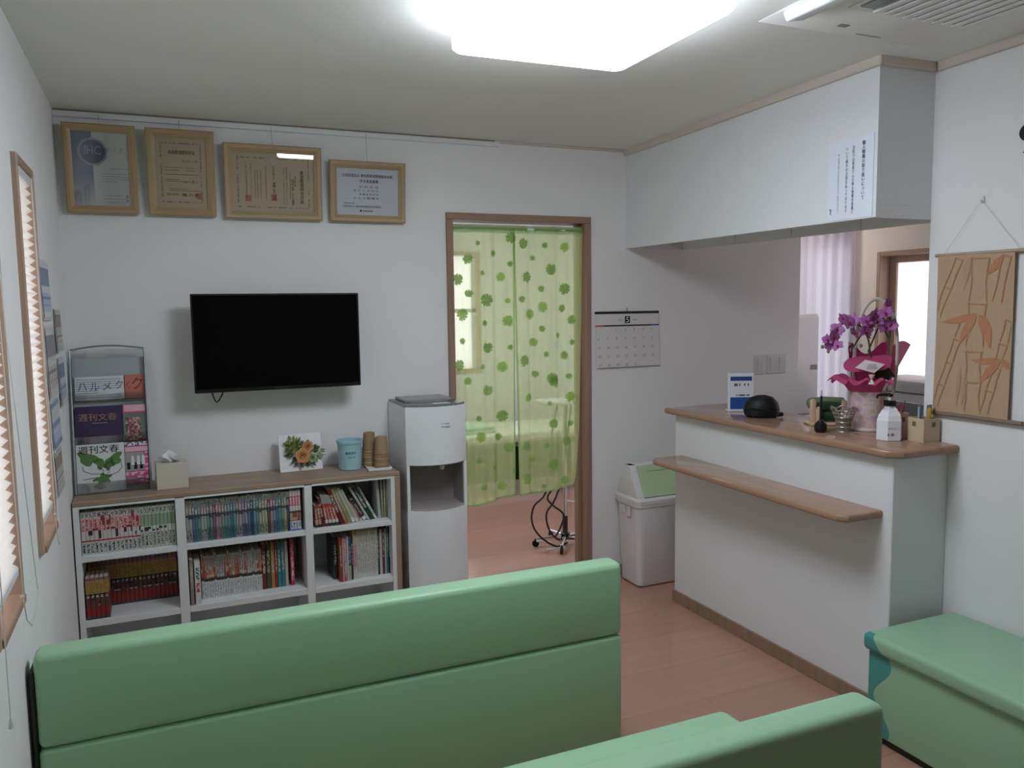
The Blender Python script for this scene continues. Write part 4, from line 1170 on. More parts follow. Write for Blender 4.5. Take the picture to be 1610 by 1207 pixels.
def cxz(px, py):
    """doorway-plane coordinates of a point measured on the curtain (fractions of the opening)"""
    return px, py
LV = [  # measured in the enlarged view: (column, row, half-size) of each print, upper and lower halves
 (255,255,20,2.0,0),(462,232,46,1.2,0),(552,252,44,4.2,0),(697,276,26,3.4,0),(822,300,40,1.0,1),(355,322,25,2.4,0),(612,362,22,1.6,2),(186,352,38,.6,0),(462,390,25,3,0),
 (730,424,46,4.6,0),(122,478,46,.6,0),(278,444,20,1.5,0),(400,478,38,1.5,1),(566,488,46,1.2,0),(204,568,30,2.6,0),(670,562,28,2.8,0),(818,576,48,.8,0),(312,620,52,2.5,0),
 (438,628,22,1.4,1),(536,622,30,2.9,0),(678,688,44,2.2,1),(150,702,50,.6,1),(806,702,32,.9,0),(582,730,44,1.0,1),(438,766,44,1.4,1),(290,764,24,1.5,0),(672,826,28,2.6,0),(872,786,40,1.4,2),
 (776,880,26,2.2,0),(162,868,27,2.6,2),(306,908,42,4.7,0),(448,932,22,1.2,0),(610,916,36,1.5,1),(880,930,26,2.8,2),(692,1000,26,1.6,2),(124,1024,46,.8,2),(400,1062,44,1.2,1),(546,1034,46,1.8,2),
 (822,1022,36,1.4,2),(272,1044,20,1.5,2),(186,1132,30,1.5,1),(624,1124,28,2.2,2),(738,1160,48,2.9,2),(306,1185,42,4.4,2),(856,1160,26,2.5,2)]
LL = [(130,118,34,4.4,1),(240,200,24,2.5,0),(380,208,46,.7,0),(686,166,20,1.4,2),(836,150,44,1.6,1),(715,40,46,1.2,2),(240,316,42,.8,1),(368,330,32,2.6,0),(150,345,30,1.5,1),(708,296,38,1.4,2),(850,308,26,2.4,2),
 (432,402,38,2.7,2),(532,412,36,1.3,2),(670,424,24,2.5,2),(238,452,26,2.7,2),(800,420,38,.9,2),(340,506,24,2.8,2),(580,500,24,1.5,1),(700,552,46,1.1,2),(258,620,28,1.0,2),(390,634,40,2.5,1),(542,624,42,1.4,2),(788,668,38,1.2,2),(648,678,20,2,2),(300,742,40,.2,2),(185,735,24,1.5,2),(450,545,18,1.2,2),(552,118,36,1.2,1)]
for c, r_, s, rot, mi in LV:
    px, py = 690+c/4.023, 320+r_/4.023
    x = 1.760+(px-705)*0.003655+0.0; z = 2.017-(py-350)*0.003350+(px-705)*0.00016
    add_leaf(x, z, s/4.023*0.0035, rot, mi)
for c, r_, s, rot, mi in LL:
    px, py = 690+c/3.893, 600+r_/3.893
    x = 1.760+(px-705)*0.003655; z = 1.176-(py-600)*0.003540+(px-815)*0.00022
    x = min(max(x, 1.82), 2.49)
    add_leaf(x, z, s/3.893*0.0035, rot, mi)

# ------------------------------------------------------------------ calendar and switches on the back wall
cal = thing('wall_calendar', 'white wall calendar sheet hanging between the doorway and the counter', 'calendar', (2.842, 0, 1.543))
b = B(); b.box(-0.212, 0.212, -0.010, -0.001, -0.012, 0.002, bev=.001); b.obj('binding_bar', mat('bar_black', (0.02, 0.02, 0.022), 0.4), cal)
b = B(); b.grid(lambda u, v: (-0.210+0.424*u, -0.006-0.010*v*v, -0.012-0.303*v), 4, 10, thick=0.0025); ms = b.obj('month_sheet', mat('calendar_paper', (0.68, 0.66, 0.65), 0.7), cal)
b = B(); b.box(-0.212, 0.214, -0.0095, -0.0085, -0.083, -0.075); b.obj('week_bar', BLKM, ms, smooth=False)
b = B(); b.box(-0.213, -0.160, -0.0100, -0.0094, -0.083, -0.075); b.obj('week_bar_red', INKR, ms, smooth=False)
b = B(); b.box(0.160, 0.214, -0.0100, -0.0094, -0.083, -0.075); b.obj('week_bar_blue', INKB, ms, smooth=False)
b = B(); b.box(-0.018, 0.016, -0.0092, -0.0082, -0.066, -0.026); b.obj('month_box', BLKM, ms, smooth=False)
b = B(); add_text(b, '5', 0.019, 0.031, (-0.0105, -0.0100, -0.0615)); b.obj('month_numeral', PAPER, ms, smooth=False)
b = B(); add_text(b, '2018', 0.036, 0.010, (-0.066, -0.0098, -0.052)); add_text(b, 'MAY', 0.036, 0.010, (0.034, -0.0098, -0.052)); b.obj('year_lettering', INKG, ms, smooth=False)
b = B(); b2 = B(); b3 = B()
for d in range(1, 32):
    k = d+1; cx, rw = k % 7, k//7
    if rw == 0 and d < 1: continue
    x = -0.197+0.0590*cx; z = -0.110-0.050*rw; y = -0.0068-0.010*((-z-.012)/.303)**2-.0022
    add_text({0: b2, 6: b3}.get(cx, b) if cx in (0, 6) else b, str(d), None, 0.0145, (x, y, z))
for q, m, nm in ((b, INKG, 'date_numerals'), (b2, mat('date_red', (.40, .22, .22), .6), 'sunday_numerals'), (b3, mat('date_blue', (.24, .24, .38), .6), 'saturday_numerals')):
    q.obj(nm, m, ms, smooth=False)
b = B(); b.tube([(0, -0.001, 0.004), (0, -0.006, 0.012), (0, -0.001, 0.022)], 0.0025, 6); b.obj('hook', STEEL, cal)

SWP = mat('switch_plate', (0.62, 0.61, 0.62), 0.4)
def switch(x0, x1, label):
    o = thing('wall_switch', label, 'light switch', ((x0+x1)/2, 0, 1.197), 0, 'switch plates above the counter')
    w = (x1-x0)/2
    b = B(); b.box(-w, w, -0.008, 0, -0.06, 0.06, bev=.003); pl_ = b.obj('plate', SWP, o)
    n = max(1, round(w*2/0.06))
    for i in range(n):
        for k in range(3):
            cx = -w+(2*w)*(i+.5)/n
            b = B(); b.box(cx-.016, cx+.016, -0.012, -0.008, -0.042+.029*k, -0.016+.029*k, bev=.001); b.obj('rocker', SWP, pl_)
switch(3.765, 3.838, 'narrow single switch plate on the wall above the counter')
switch(3.862, 4.012, 'wide double switch plate on the wall above the counter')

# ------------------------------------------------------------------ swing-lid bin
db = thing('waste_bin', 'white swing-top waste bin with green flap beside the counter', 'waste bin', (2.925, -0.155, 0))
b = B()
def rr(hx, hy, r, n=4):
    pts = []
    for cx, cy, a0 in ((hx-r, hy-r, 0), (-hx+r, hy-r, pi/2), (-hx+r, -hy+r, pi), (hx-r, -hy+r, 1.5*pi)):
        for i in range(n+1):
            a = a0+pi/2*i/n; pts.append((cx+r*cos(a), cy+r*sin(a)))
    return pts
def loft(b, secs, mi=0, cap=(True, True)):
    rings = [[b.bm.verts.new((x, y, z)) for x, y in pl] for pl, z in secs]
    n = len(rings[0])
    for k in range(len(rings)-1):
        for i in range(n):
            f = b.bm.faces.new((rings[k][i], rings[k][(i+1) % n], rings[k+1][(i+1) % n], rings[k+1][i])); f.material_index = mi
    if cap[0]: b.bm.faces.new(rings[0][::-1]).material_index = mi
    if cap[1]: b.bm.faces.new(rings[-1]).material_index = mi
loft(b, [(rr(.155, .098, .03), 0.006), (rr(.160, .102, .03), .012), (rr(.176, .118, .035), .455), (rr(.184, .126, .036), .462), (rr(.184, .126, .036), .478)])
b.obj('bin_body', PLASTG, db)
b = B()
for q in (-.13, .13):
    b.lathe([(0.02, 0), (0.022, 0.008)], 10, (q, -0.07, 0)); b.lathe([(0.02, 0), (0.022, 0.008)], 10, (q, 0.07, 0))
b.obj('feet', BLKM, db)
b = B()
loft(b, [(rr(.188, .130, .036), .476), (rr(.190, .132, .036), .500), (rr(.182, .124, .03), .512)])
b.obj('lid_rim', PLASTG, db)
hx, hy, zr, zt = .178, .118, .510, .686
b = B()
for s in (-1, 1):   # end cheeks
    b.prism([(-hy, zr), (hy, zr), (0.028, zt), (-0.028, zt)], 'x', s*hx-(.045 if s > 0 else 0), s*hx+(.045 if s < 0 else 0), bev=.006)
b.box(-hx, hx, -0.026, 0.026, zt-.012, zt, bev=.004)
b.obj('lid_frame', PLASTG, db)
for s in (-1, 1):
    b = B()
    b.hexa([(-.132, s*(hy-.006), zr+.006), (.132, s*(hy-.006), zr+.006), (.132, s*(hy-.020), zr+.002), (-.132, s*(hy-.020), zr+.002),
            (-.132, s*0.030, zt-.004), (.132, s*0.030, zt-.004), (.132, s*0.016, zt-.012), (-.132, s*0.016, zt-.012)], bev=.002)
    f = b.obj('swing_flap', LIDG, db); f['label'] = 'pale green swing flap'
    b = B()
    b.hexa([(-.075, s*(0.052), zt-.036), (.075, s*(0.052), zt-.036), (.075, s*0.046, zt-.040), (-.075, s*0.046, zt-.040),
            (-.070, s*0.042, zt-.014), (.070, s*0.042, zt-.014), (.070, s*0.036, zt-.020), (-.070, s*0.036, zt-.020)], bev=.002)
    b.obj('flap_grip', LIDG, f)
b = B(); b.box(-.1870, -.182, -.05, -.01, .40, .455, bev=.002); b.box(-.1855, -.180, 0.01, 0.05, .41, .45, bev=.002); b.obj('side_clip', PLASTG, db)

# ------------------------------------------------------------------ reception counter
cn = thing('reception_counter', 'white reception counter with a brown wood top and bag ledge', 'counter', (2.98, -1.187, 0))
def CX(x): return x-2.98
def CY(y): return y+1.187
b = B(); b.box(CX(2.836), CX(3.124), CY(-1.880), CY(-0.494), 0.0, 1.010, bev=.003); b.obj('counter_body', PANEL, cn)
b = B(); b.prism([(CX(2.790), CY(-0.462)), (CX(2.790), CY(-1.880)), (CX(2.832), CY(-1.926)), (CX(3.123), CY(-1.926)), (CX(3.123), CY(-1.762)), (CX(3.205), CY(-1.762)), (CX(3.205), CY(-0.462))], 'z', 1.010, 1.042, bev=.011, seg=3)
t_ = b.obj('counter_top', COUNTW, cn); t_['label'] = 'glossy brown wood top with rounded edges'
b = B(); b.prism([(CX(2.636), CY(-0.585)), (CX(2.636), CY(-1.806)), (CX(2.662), CY(-1.838)), (CX(2.838), CY(-1.838)), (CX(2.838), CY(-0.555)), (CX(2.662), CY(-0.555))], 'z', 0.772, 0.802, bev=.010, seg=3)
b.obj('bag_ledge', COUNTW, cn)
b = B(); b.box(CX(2.826), CX(2.838), CY(-1.890), CY(-0.486), 0.0, 0.062, bev=.002); b.obj('plinth_strip', DOORW, cn)
b = B(); b.box(CX(2.838), CX(3.120), CY(-1.890), CY(-1.878), 0.0, 0.062, bev=.002); b.box(CX(2.838), CX(3.12), CY(-.497), CY(-.486), 0, .062, bev=.002); b.obj('plinth_end', DOORW, cn)

# upper cabinet over the counter
uc = thing('overhead_cabinet', 'long white overhead cabinet box hung under the ceiling above the counter', 'cabinet', (2.98, -0.88, 1.9))
b = B()
zt0, zt1 = ceil_z(2.836, 0)-1.9, ceil_z(3.0, -1.762)-1.9
def cab_block(b, x0, x1, z):
    b.hexa([(CX(x0), -0.882, z), (CX(x1), -0.882, z), (CX(x1), 0.880, z), (CX(x0), 0.880, z), (CX(x0), -0.882, zt1), (CX(x1), -0.882, zt1), (CX(x1), 0.880, zt0), (CX(x0), 0.880, zt0)])
cab_block(b, 2.856, 3.212, 0.048); b.obj('cabinet_body', PANEL, uc, smooth=False)
b = B(); cab_block(b, 2.836, 2.8555, 0.0); b.obj('front_panel', PANEL, uc, smooth=False)
b = B(); b.box(CX(2.8560), CX(3.122), -0.882, -0.864, -0.001, 0.0475); b.obj('end_rail', PANEL, uc, smooth=False)
b = B(); b.box(CX(2.856), CX(3.212), 0.860, 0.879, 0, 0.0475); b.obj('end_rail', PANEL, uc, smooth=False)
ys = (0.0, -0.484, -0.908, -1.336, -1.756)
for a, c in zip(ys, ys[1:]):
    b = B(); b.box(CX(3.2130), CX(3.232), c+0.88+.003, a+0.88-.003, -0.003, 0.50, bev=.002); b.obj('cabinet_door', PANEL, uc)

nt = thing('privacy_notice', 'white paper notice with vertical Japanese writing on the overhead cabinet', 'notice', (2.8345, -1.635, 1.905))
b = B(); b.box(-0.0012, 0.001, -0.112, 0.110, 0.0, 0.305); ns = b.obj('notice_sheet', mat('notice_paper', (0.76, 0.80, 0.90), 0.5), nt, smooth=False)
def vtext(b, s, y, z0, z1, w, bold=0):
    add_text(b, s, w, z1-z0, (-0.0018, y+1.635+w/2, z0-1.905), U=(0, -1, 0), V=(0, 0, 1), vertical=True, bold=bold)
b = B(); vtext(b, '個人情報の取り扱いについて', -1.700, 1.972, 2.190, .0150, .03); b.obj('heading_lettering', INKGR, ns, smooth=False)
b = B()
vtext(b, '当院では患者さんの個人情報の保護に', -1.651, 1.924, 2.180, .0125, .005)
vtext(b, 'ついて最大の注意を払っております', -1.619, 1.930, 2.176, .0125, .005)
vtext(b, '個人情報の開示訂正利用停止などのご希望は窓口まで', -1.578, 1.932, 2.160, .0075)
vtext(b, '院長', -1.541, 1.930, 1.952, .0095, .02)
b.obj('body_lettering', INKG, ns, smooth=False)

# ------------------------------------------------------------------ hanging scroll and numeral on the side wall
WX = 3.124
sc = thing('hanging_scroll', 'beige hanging scroll with orange bamboo painting on the wall', 'wall scroll', (WX-0.020, -1.970, 1.155), rz=0)
b = B(); b.grid(lambda u, v: (0.004*sin(v*3.0)+0.004*(u-.5), 0.150-0.302*u, 0.008+0.590*v), 2, 12, thick=0.0015)
ss = b.obj('scroll_sheet', mat('scroll_linen', (0.47, 0.325, 0.215), 0.85, 0.1, bump=0.4, bscale=300, var=0.06, vscale=30), sc)
b = B(); b.tube([(0.004, 0.168, 0.0), (0.004, -0.205, 0.0)], 0.0085, 12); b.obj('bottom_rod', wood('rod_wood', (0.20, 0.14, 0.11), (0.27, 0.19, 0.15), 1), sc)
b = B(); b.tube([(0.004, 0.165, 0.602), (0.004, -0.205, 0.602)], 0.0065, 12); b.obj('top_rod', wood('rod_wood_pale', (0.36, 0.27, 0.20), (0.44, 0.34, 0.26), 1), sc)
b = B()
b.tube([(0.010, -0.010, 0.792), (0.006, 0.130, 0.608)], 0.0006, 5); b.tube([(0.010, -0.010, 0.792), (0.006, -0.165, 0.608)], 0.0006, 5)
b.obj('hanging_cord', mat('scroll_cord', (0.55, 0.52, 0.50), 0.8), sc)
b = B(); b.box(0.012, 0.020, -0.016, -0.004, 0.782, 0.806, bev=.002); b.tube([(0.012, -0.010, 0.786), (0.004, -0.010, 0.786), (0.003, -0.010, 0.794)], 0.0018, 6); b.obj('wall_hook', PLASTW, sc)
BAMB = mat('bamboo_orange', (0.46, 0.215, 0.125), 0.85, 0.1, var=0.2, vscale=60)
BAMB2 = mat('bamboo_faint', (0.43, 0.22, 0.135), 0.85, 0.1, var=0.15, vscale=60)
BAMB3 = mat('bamboo_grey', (0.42, 0.29, 0.19), 0.85, 0.1, var=0.15, vscale=60)
def sy(u, v):   # fractions across/up the sheet
    u = min(.985, max(.015, u)); v = min(.99, max(.01, v))
    return (0.004*sin(v*3.0)+0.004*(u-.5)-0.0034, 0.150-0.302*u, 0.008+0.590*v)
def stroke(b, pts, w):
    """painted line: list of (u,v), width in sheet widths"""
    L = []
    for i, (u, v) in enumerate(pts):
        a = pts[max(0, i-1)]; c = pts[min(len(pts)-1, i+1)]
        du, dv = (c[0]-a[0])*.302, (c[1]-a[1])*.59
        l = math.hypot(du, dv) or 1
        ww = w[i] if isinstance(w, (list, tuple)) else w
        nu, nv = -dv/l*ww/.302*.302, du/l*ww*.302/.59
        L.append((b.bm.verts.new(sy(u+nu, v+nv)), b.bm.verts.new(sy(u-nu, v-nv))))
    for i in range(len(L)-1):
        b.bm.faces.new((L[i][0], L[i+1][0], L[i+1][1], L[i][1]))
def stalk(b, p0, p1, w, n):
    for i in range(n):
        a, c = i/n+.012, (i+1)/n-.012
        q0 = (p0[0]+(p1[0]-p0[0])*a, p0[1]+(p1[1]-p0[1])*a); q1 = (p0[0]+(p1[0]-p0[0])*c, p0[1]+(p1[1]-p0[1])*c)
        d = ((p1[1]-p0[1])*.59, -(p1[0]-p0[0])*.302); l = math.hypot(*d)
        for s in (-1, 1):
            ou, ov = d[0]/l*w*s, d[1]/l*w*s*.302/.59
            stroke(b, [(q0[0]+ou*1.15, q0[1]+ov*1.15), ((q0[0]+q1[0])/2+ou*.9, (q0[1]+q1[1])/2+ov*.9), (q1[0]+ou*1.15, q1[1]+ov*1.15)], .008)
        stroke(b, [(q1[0]-d[0]/l*w*1.3, q1[1]-d[1]/l*w*.66), (q1[0]+d[0]/l*w*1.3, q1[1]+d[1]/l*w*.66)], .009)
def painted_leaf(b, p0, p1, w, bend=0.0):
    pts = []; n = 8
    for i in range(n+1):
        t = i/n
        pts.append((p0[0]+(p1[0]-p0[0])*t-bend*sin(pi*t)*(p1[1]-p0[1]), p0[1]+(p1[1]-p0[1])*t+bend*sin(pi*t)*(p1[0]-p0[0])*.5))
    stroke(b, pts, [max(.002, w*sin(pi*min(1, (i/n)**.75))) for i in range(n+1)])
b = B()
stalk(b, (.545, .02), (.530, .40), .09, 2); stalk(b, (.535, .42), (.575, .98), .10, 2); stalk(b, (.70, .02), (.97, .60), .045, 4); stalk(b, (.02, .03), (.40, .62), .04, 4); stalk(b, (.0, .62), (.30, .98), .045, 2)
stalk(b, (.80, .70), (.90, .98), .05, 1)
b.obj('bamboo_stalks', BAMB2, ss, smooth=False, recalc=False)
b = B()
for p0, p1, w, bd in (((.55, .635), (.08, .58), .045, .05), ((.55, .63), (.33, .44), .055, -.05), ((.58, .63), (.74, .42), .07, .1), ((.88, .36), (.50, .345), .04, .05), ((.88, .35), (.62, .20), .05, -.05), ((.90, .36), (.985, .30), .04, .0), ((.86, .98), (.68, .87), .05, 0)):
    painted_leaf(b, p0, p1, w, bd)
b.obj('bamboo_leaves', BAMB, ss, smooth=False, recalc=False)
b = B(); painted_leaf(b, (.42, .97), (.36, .78), .05); painted_leaf(b, (.36, .30), (.33, .05), .03); painted_leaf(b, (.45, .26), (.40, .05), .03); b.obj('bamboo_grey_leaves', BAMB3, ss, smooth=False, recalc=False)  # duller painted leaves, part of the scroll picture

nm = thing('clock_numeral', 'black stick-on number nine high on the wall above the scroll', 'numeral', (WX-0.004, -2.106, 2.080))
b = B(); add_text(b, '9', 0.075, 0.108, (0, 0, 0), U=(0, -1, 0), res=8)
fs = b.bm.faces[:]
r = bmesh.ops.extrude_face_region(b.bm, geom=fs)
bmesh.ops.translate(b.bm, verts=[v for v in r['geom'] if isinstance(v, bmesh.types.BMVert)], vec=(0.004, 0, 0))
b.obj('numeral_body', BLKM, nm, smooth=False)

# leaflets pinned to the wall beside the first window
def leaflet(y0, y1, z0, z1, m, label):
    o = thing('wall_leaflet', label, 'leaflet', (0.0, (y0+y1)/2, z0), 0, 'leaflets on the wall beside the first window')
    h = (y1-y0)/2
    b = B(); b.grid(lambda u, v: (0.004+0.006*v*v, -h+2*h*u, (z1-z0)*(1-v)), 2, 5, thick=.0008); ls_ = b.obj('leaflet_sheet', PW, o, recalc=False)
    b = B(); b.grid(lambda u, v: (0.0062+0.006*(1-(1-v*.94-.03))**2, -h*.92+2*h*.92*u, (z1-z0)*(1-v*.94-.03)), 1, 6); b.obj('printed_picture', m, ls_, recalc=False)
PB = [print_noise('leaflet_print_%d' % i, p, k, 5, 9, .6, q) for i, (p, k, q) in enumerate((((.42, .48, .62), (.20, .24, .36), (.62, .62, .66)), ((.50, .46, .44), (.26, .24, .28), (.60, .58, .58)), ((.44, .52, .66), (.60, .62, .66), (.26, .30, .44)), ((.52, .50, .48), (.30, .22, .20), (.44, .50, .46))))]
leaflet(-.86, -.60, 1.56, 1.77, PB[0], 'topmost blue and white leaflet on the window wall')
leaflet(-.83, -.55, 1.28, 1.54, PB[1], 'grey picture leaflet under the topmost one on the window wall')
leaflet(-.81, -.55, 1.10, 1.27, PB[2], 'sky blue leaflet third from the top on the window wall')
leaflet(-.80, -.56, 0.93, 1.09, PB[3], 'lowest leaflet with small green pictures on the window wall')
leaflet(-.49, -.28, 1.43, 1.60, PB[3], 'small leaflet nearer the corner, upper one of its column')
leaflet(-.47, -.26, 1.22, 1.41, PB[0], 'small leaflet nearer the corner, lower one of its column')

# ------------------------------------------------------------------ things on the counter
CT = 1.042
CA = radians(-23.5)
bs = thing('leaflet_stand', 'white upright information card with blue header on the counter', 'leaflet stand', (3.035, -0.770, CT), CA)
b = B(); b.box(-0.064, 0.064, -0.004, 0.012, 0, 0.192, bev=.002); b.box(-0.064, 0.064, -0.004, 0.05, 0, 0.004, bev=.001); ch_ = b.obj('card_holder', mat('card_white', (0.80, 0.82, 0.86), 0.35), bs)
b = B(); b.box(-0.054, 0.054, -0.0048, -0.004, 0.155, 0.176); b.obj('printed_header', mat('card_blue', (0.03, 0.08, 0.30), 0.4), ch_, smooth=False)
b = B(); b.box(-0.054, 0.054, -0.0048, -0.004, 0.012, 0.072); b.obj('printed_block', mat('card_blue2', (0.03, 0.10, 0.36), 0.4), ch_, smooth=False)
b = B(); b.box(-0.042, 0.045, -0.0048, -0.004, 0.128, 0.142); b.box(-0.03, 0.042, -0.0048, -0.004, 0.078, 0.086); b.obj('printed_text', print_noise('card_text', (.8, .82, .86), (.12, .14, .18), 14, 2, .4), ch_, smooth=False)

pc = thing('black_pouch', 'rounded black pouch lying in front of the information card', 'pouch', (2.985, -0.985, CT), CA)
b = B(); b.lathe([(0.062, 0), (0.078, 0.012), (0.082, 0.035), (0.074, 0.070), (0.050, 0.096), (0.020, 0.106), (0, 0.107)], 28, sy=0.72, wob=lambda a, k: 0.05*cos(2*a+.6)+0.03*sin(3*a)*(k > 1)); b.obj('pouch_body', mat('pouch_black', (0.006, 0.007, 0.008), 0.55, 0.35, bump=.3, bscale=120), pc)
b = B(); b.tube([(0.083*cos(a)*1.0, 0.083*sin(a)*.73, 0.040+0.01*sin(a*2)) for a in [pi+pi*i/16 for i in range(17)]], 0.0022, 6); b.obj('zip_seam', mat('zip_black', (0.02, 0.022, 0.024), 0.3), pc)
b = B(); b.box(0.055, 0.100, -0.02, 0.0, 0.004, 0.024, bev=.006); b.obj('pull_tab', BLKM, pc)

ps = thing('pen_stand', 'black ball-shaped pen stand with an upright black pen', 'pen stand', (2.893, -1.455, CT))
b = B(); b.lathe([(0.020, 0), (0.024, 0.006), (0.027, 0.020), (0.024, 0.036), (0.013, 0.046), (0.010, 0.052), (0, 0.052)], 20); b.obj('stand_base', BLACK, ps)
b = B(); b.tube([(0, 0, 0.046), (0.001, 0.001, 0.10), (0.003, 0.002, 0.152)], [0.0055, 0.0058, 0.0048], 10); b.obj('pen_barrel', BLACK, ps)
b = B(); b.tube([(0.003, 0.002, 0.150), (0.0042, 0.003, 0.176)], [0.0044, 0.0022], 10); b.obj('pen_cap', CHROME, ps)

gr = thing('green_roll_rack', 'small wooden rack with dark green cloth rolls behind the pen stand', 'rack', (3.085, -1.300, CT), CA)
PINE = mat('pale_pine', (0.62, 0.44, 0.30), 0.5)
for x, y, h in ((-0.078, -0.03, 0.118), (-0.056, -0.045, 0.086), (0.060, -0.03, 0.112)):
    b = B(); b.prism([(x-.011, 0), (x+.011, 0), (x+.011, h-.012), (x+.008, h-.004), (x, h), (x-.008, h-.004), (x-.011, h-.012)], 'y', y-.010, y+.010, bev=.003); b.obj('upright', PINE, gr)
b = B(); b.box(-0.09, 0.075, -0.05, 0.05, 0, 0.012, bev=.003); b.obj('rack_base', PINE, gr)
GR1 = mat('roll_dark_green', (0.018, 0.055, 0.022), 0.55, bump=.3, bscale=60); GR2 = mat('roll_soft_green', (0.15, 0.21, 0.11), 0.7)
for y, z, r, L0, L1, m in ((-0.012, 0.036, 0.024, -0.070, 0.072, GR1), (-0.010, 0.078, 0.022, -0.066, 0.070, GR1), (0.030, 0.092, 0.024, -0.080, 0.084, GR2)):
    b = B(); b.tube([(L0, y, z), (L0+.006, y, z), (0, y, z+.004), (L1-.006, y, z), (L1, y, z)], [r*.7, r, r*1.04, r, r*.7], 14); b.obj('cloth_roll', m, gr)

sb = thing('wire_basket', 'flared silver wire basket dish between pen stand and orchid', 'basket', (2.985, -1.490, CT), CA)
SILV = mat('silver_wire', (0.42, 0.40, 0.36), 0.35, metal=0.7)
for k, (r, z) in enumerate(((0.026, 0.002), (0.028, 0.022), (0.031, 0.042), (0.036, 0.062), (0.044, 0.080))):
    b = B(); b.tube([(r*cos(2*pi*i/24), r*sin(2*pi*i/24), z) for i in range(25)], 0.0026, 6, cap=False); b.obj('wire_ring', SILV, sb)
b = B(); b.tube([((0.052+.003*cos(i*2*pi/4))*cos(2*pi*i/32), (0.052+.003*cos(i*2*pi/4))*sin(2*pi*i/32), 0.098+.006*sin(2*pi*i*6/32)) for i in range(33)], 0.0032, 6, cap=False); b.obj('rim_wire', SILV, sb)
for i in range(18):
    a = 2*pi*i/18
    b = B(); b.tube([(r*cos(a+s), r*sin(a+s), z) for r, z, s in ((0.026, 0.002, 0), (0.029, 0.032, .12), (0.036, 0.062, 0), (0.052, 0.098, .1))], 0.0018, 5); b.obj('wire_rib', SILV, sb)
b = B(); b.lathe([(0.0, 0.004), (0.022, 0.004), (0.024, 0.03), (0.030, 0.06), (0.026, 0.062), (0, 0.05)], 16); b.obj('basket_filling', mat('filling', (0.34, 0.31, 0.26), 0.7, bump=.8, bscale=90), sb)

# orchid
orc = thing('potted_orchid', 'purple orchid in a floral paper pot with pink wrapping and hoop handle', 'orchid', (3.110, -1.495, CT), CA)
PX = 0.00273
def o2(px, py, y=0): return ((px-1360)*PX, y, (683-py)*PX)
m_, nt_, b_ = new_mat('pot_floral')
tc_ = N(nt_, 'ShaderNodeTexCoord'); vo_ = N(nt_, 'ShaderNodeTexNoise'); vo_.inputs['Scale'].default_value = 28; vo_.inputs['Detail'].default_value = 3
rp_ = N(nt_, 'ShaderNodeValToRGB'); rp_.color_ramp.elements[0].position = .36; rp_.color_ramp.elements[0].color = (.62, .50, .34, 1); rp_.color_ramp.elements[1].position = .44; rp_.color_ramp.elements[1].color = (.74, .62, .61, 1)
e_ = rp_.color_ramp.elements.new(.56); e_.color = (.68, .46, .54, 1); e_ = rp_.color_ramp.elements.new(.68); e_.color = (.56, .42, .60, 1)
nt_.links.new(tc_.outputs['Object'], vo_.inputs['Vector']); nt_.links.new(vo_.outputs['Fac'], rp_.inputs[0]); nt_.links.new(rp_.outputs[0], b_.inputs['Base Color'])
POT = m_
b = B(); b.lathe([(0.058, 0.0), (0.062, 0.003), (0.063, 0.012), (0.060, 0.013), (0.072, 0.160), (0.074, 0.168), (0.068, 0.166), (0.05, 0.13), (0, 0.13)], 32); b.obj('pot', POT, orc)
b = B(); b.lathe([(0.0605, 0.001), (0.0645, 0.002), (0.0650, 0.010), (0.0615, 0.0125)], 32, cap=False); b.obj('pot_foot', mat('pot_white', (.78, .70, .70), .4), orc)
WRAP = cloth_sheer('wrap_pink', (0.64, 0.115, 0.27), 0.05, (1, .5, .7), 0.35); WRAP2 = cloth_sheer('wrap_magenta', (0.44, 0.03, 0.15), 0.03, (1, .5, .7), 0.25)
b = B()
b.grid(lambda u, v: ((0.070+0.085*v*(1+0.18*sin(5*2*pi*u)))*cos(pi*(.62+1.0*u)), (0.070+0.060*v)*sin(pi*(.62+1.0*u)), 0.160+0.065*sin(v*2.2)+0.012*sin(7*2*pi*u)*v), 48, 8)
b.obj('lower_wrapping', WRAP, orc, recalc=False)
b = B()
def disc(u, v):
    a = 2*pi*u; r = v
    return (-0.028+0.098*r*cos(a)*(1+.05*sin(3*a)), -0.062+0.050*r*sin(a), 0.288+0.030*r*sin(a)+0.016*r*cos(a)+0.006*r*r*sin(3*a+1))
b.grid(disc, 40, 8, thick=.0008); b.obj('upper_wrapping', WRAP, orc, recalc=False)
b = B()
b.grid(lambda u, v: (0.010+(0.060+0.028*v)*sin(2.6*(u-.5)), 0.02+0.04*cos(2.6*(u-.5)), 0.150+v*(0.195+0.025*sin(u*9))), 24, 8)
b.obj('rear_wrapping', WRAP2, orc, recalc=False)
b = B()
b.grid(lambda u, v: (0.086+v*(0.020+0.090*u)+0.0*u, 0.010+0.03*u, 0.150+0.205*v-0.0*u+0.020*sin(u*3)*v-.06*(1-v)*(1-u)*.3), 10, 8)
b.obj('wrapping_fan', WRAP, orc, recalc=False)
b = B()
c_ = o2(1345, 581, -0.110)
b.hexa([(c_[0]-.062, c_[1], c_[2]-.004), (c_[0]+.012, c_[1]-.012, c_[2]-.026), (c_[0]+.062, c_[1]+.004, c_[2]+.008), (c_[0]-.012, c_[1]+.02, c_[2]+.026),
        (c_[0]-.062, c_[1]-.0015, c_[2]-.003), (c_[0]+.012, c_[1]-.0135, c_[2]-.025), (c_[0]+.062, c_[1]+.0025, c_[2]+.009), (c_[0]-.012, c_[1]+.0185, c_[2]+.027)])
gc = b.obj('gift_card', mat('gift_card_white', (.78, .66, .70), .5), orc, smooth=False)
b = B(); 
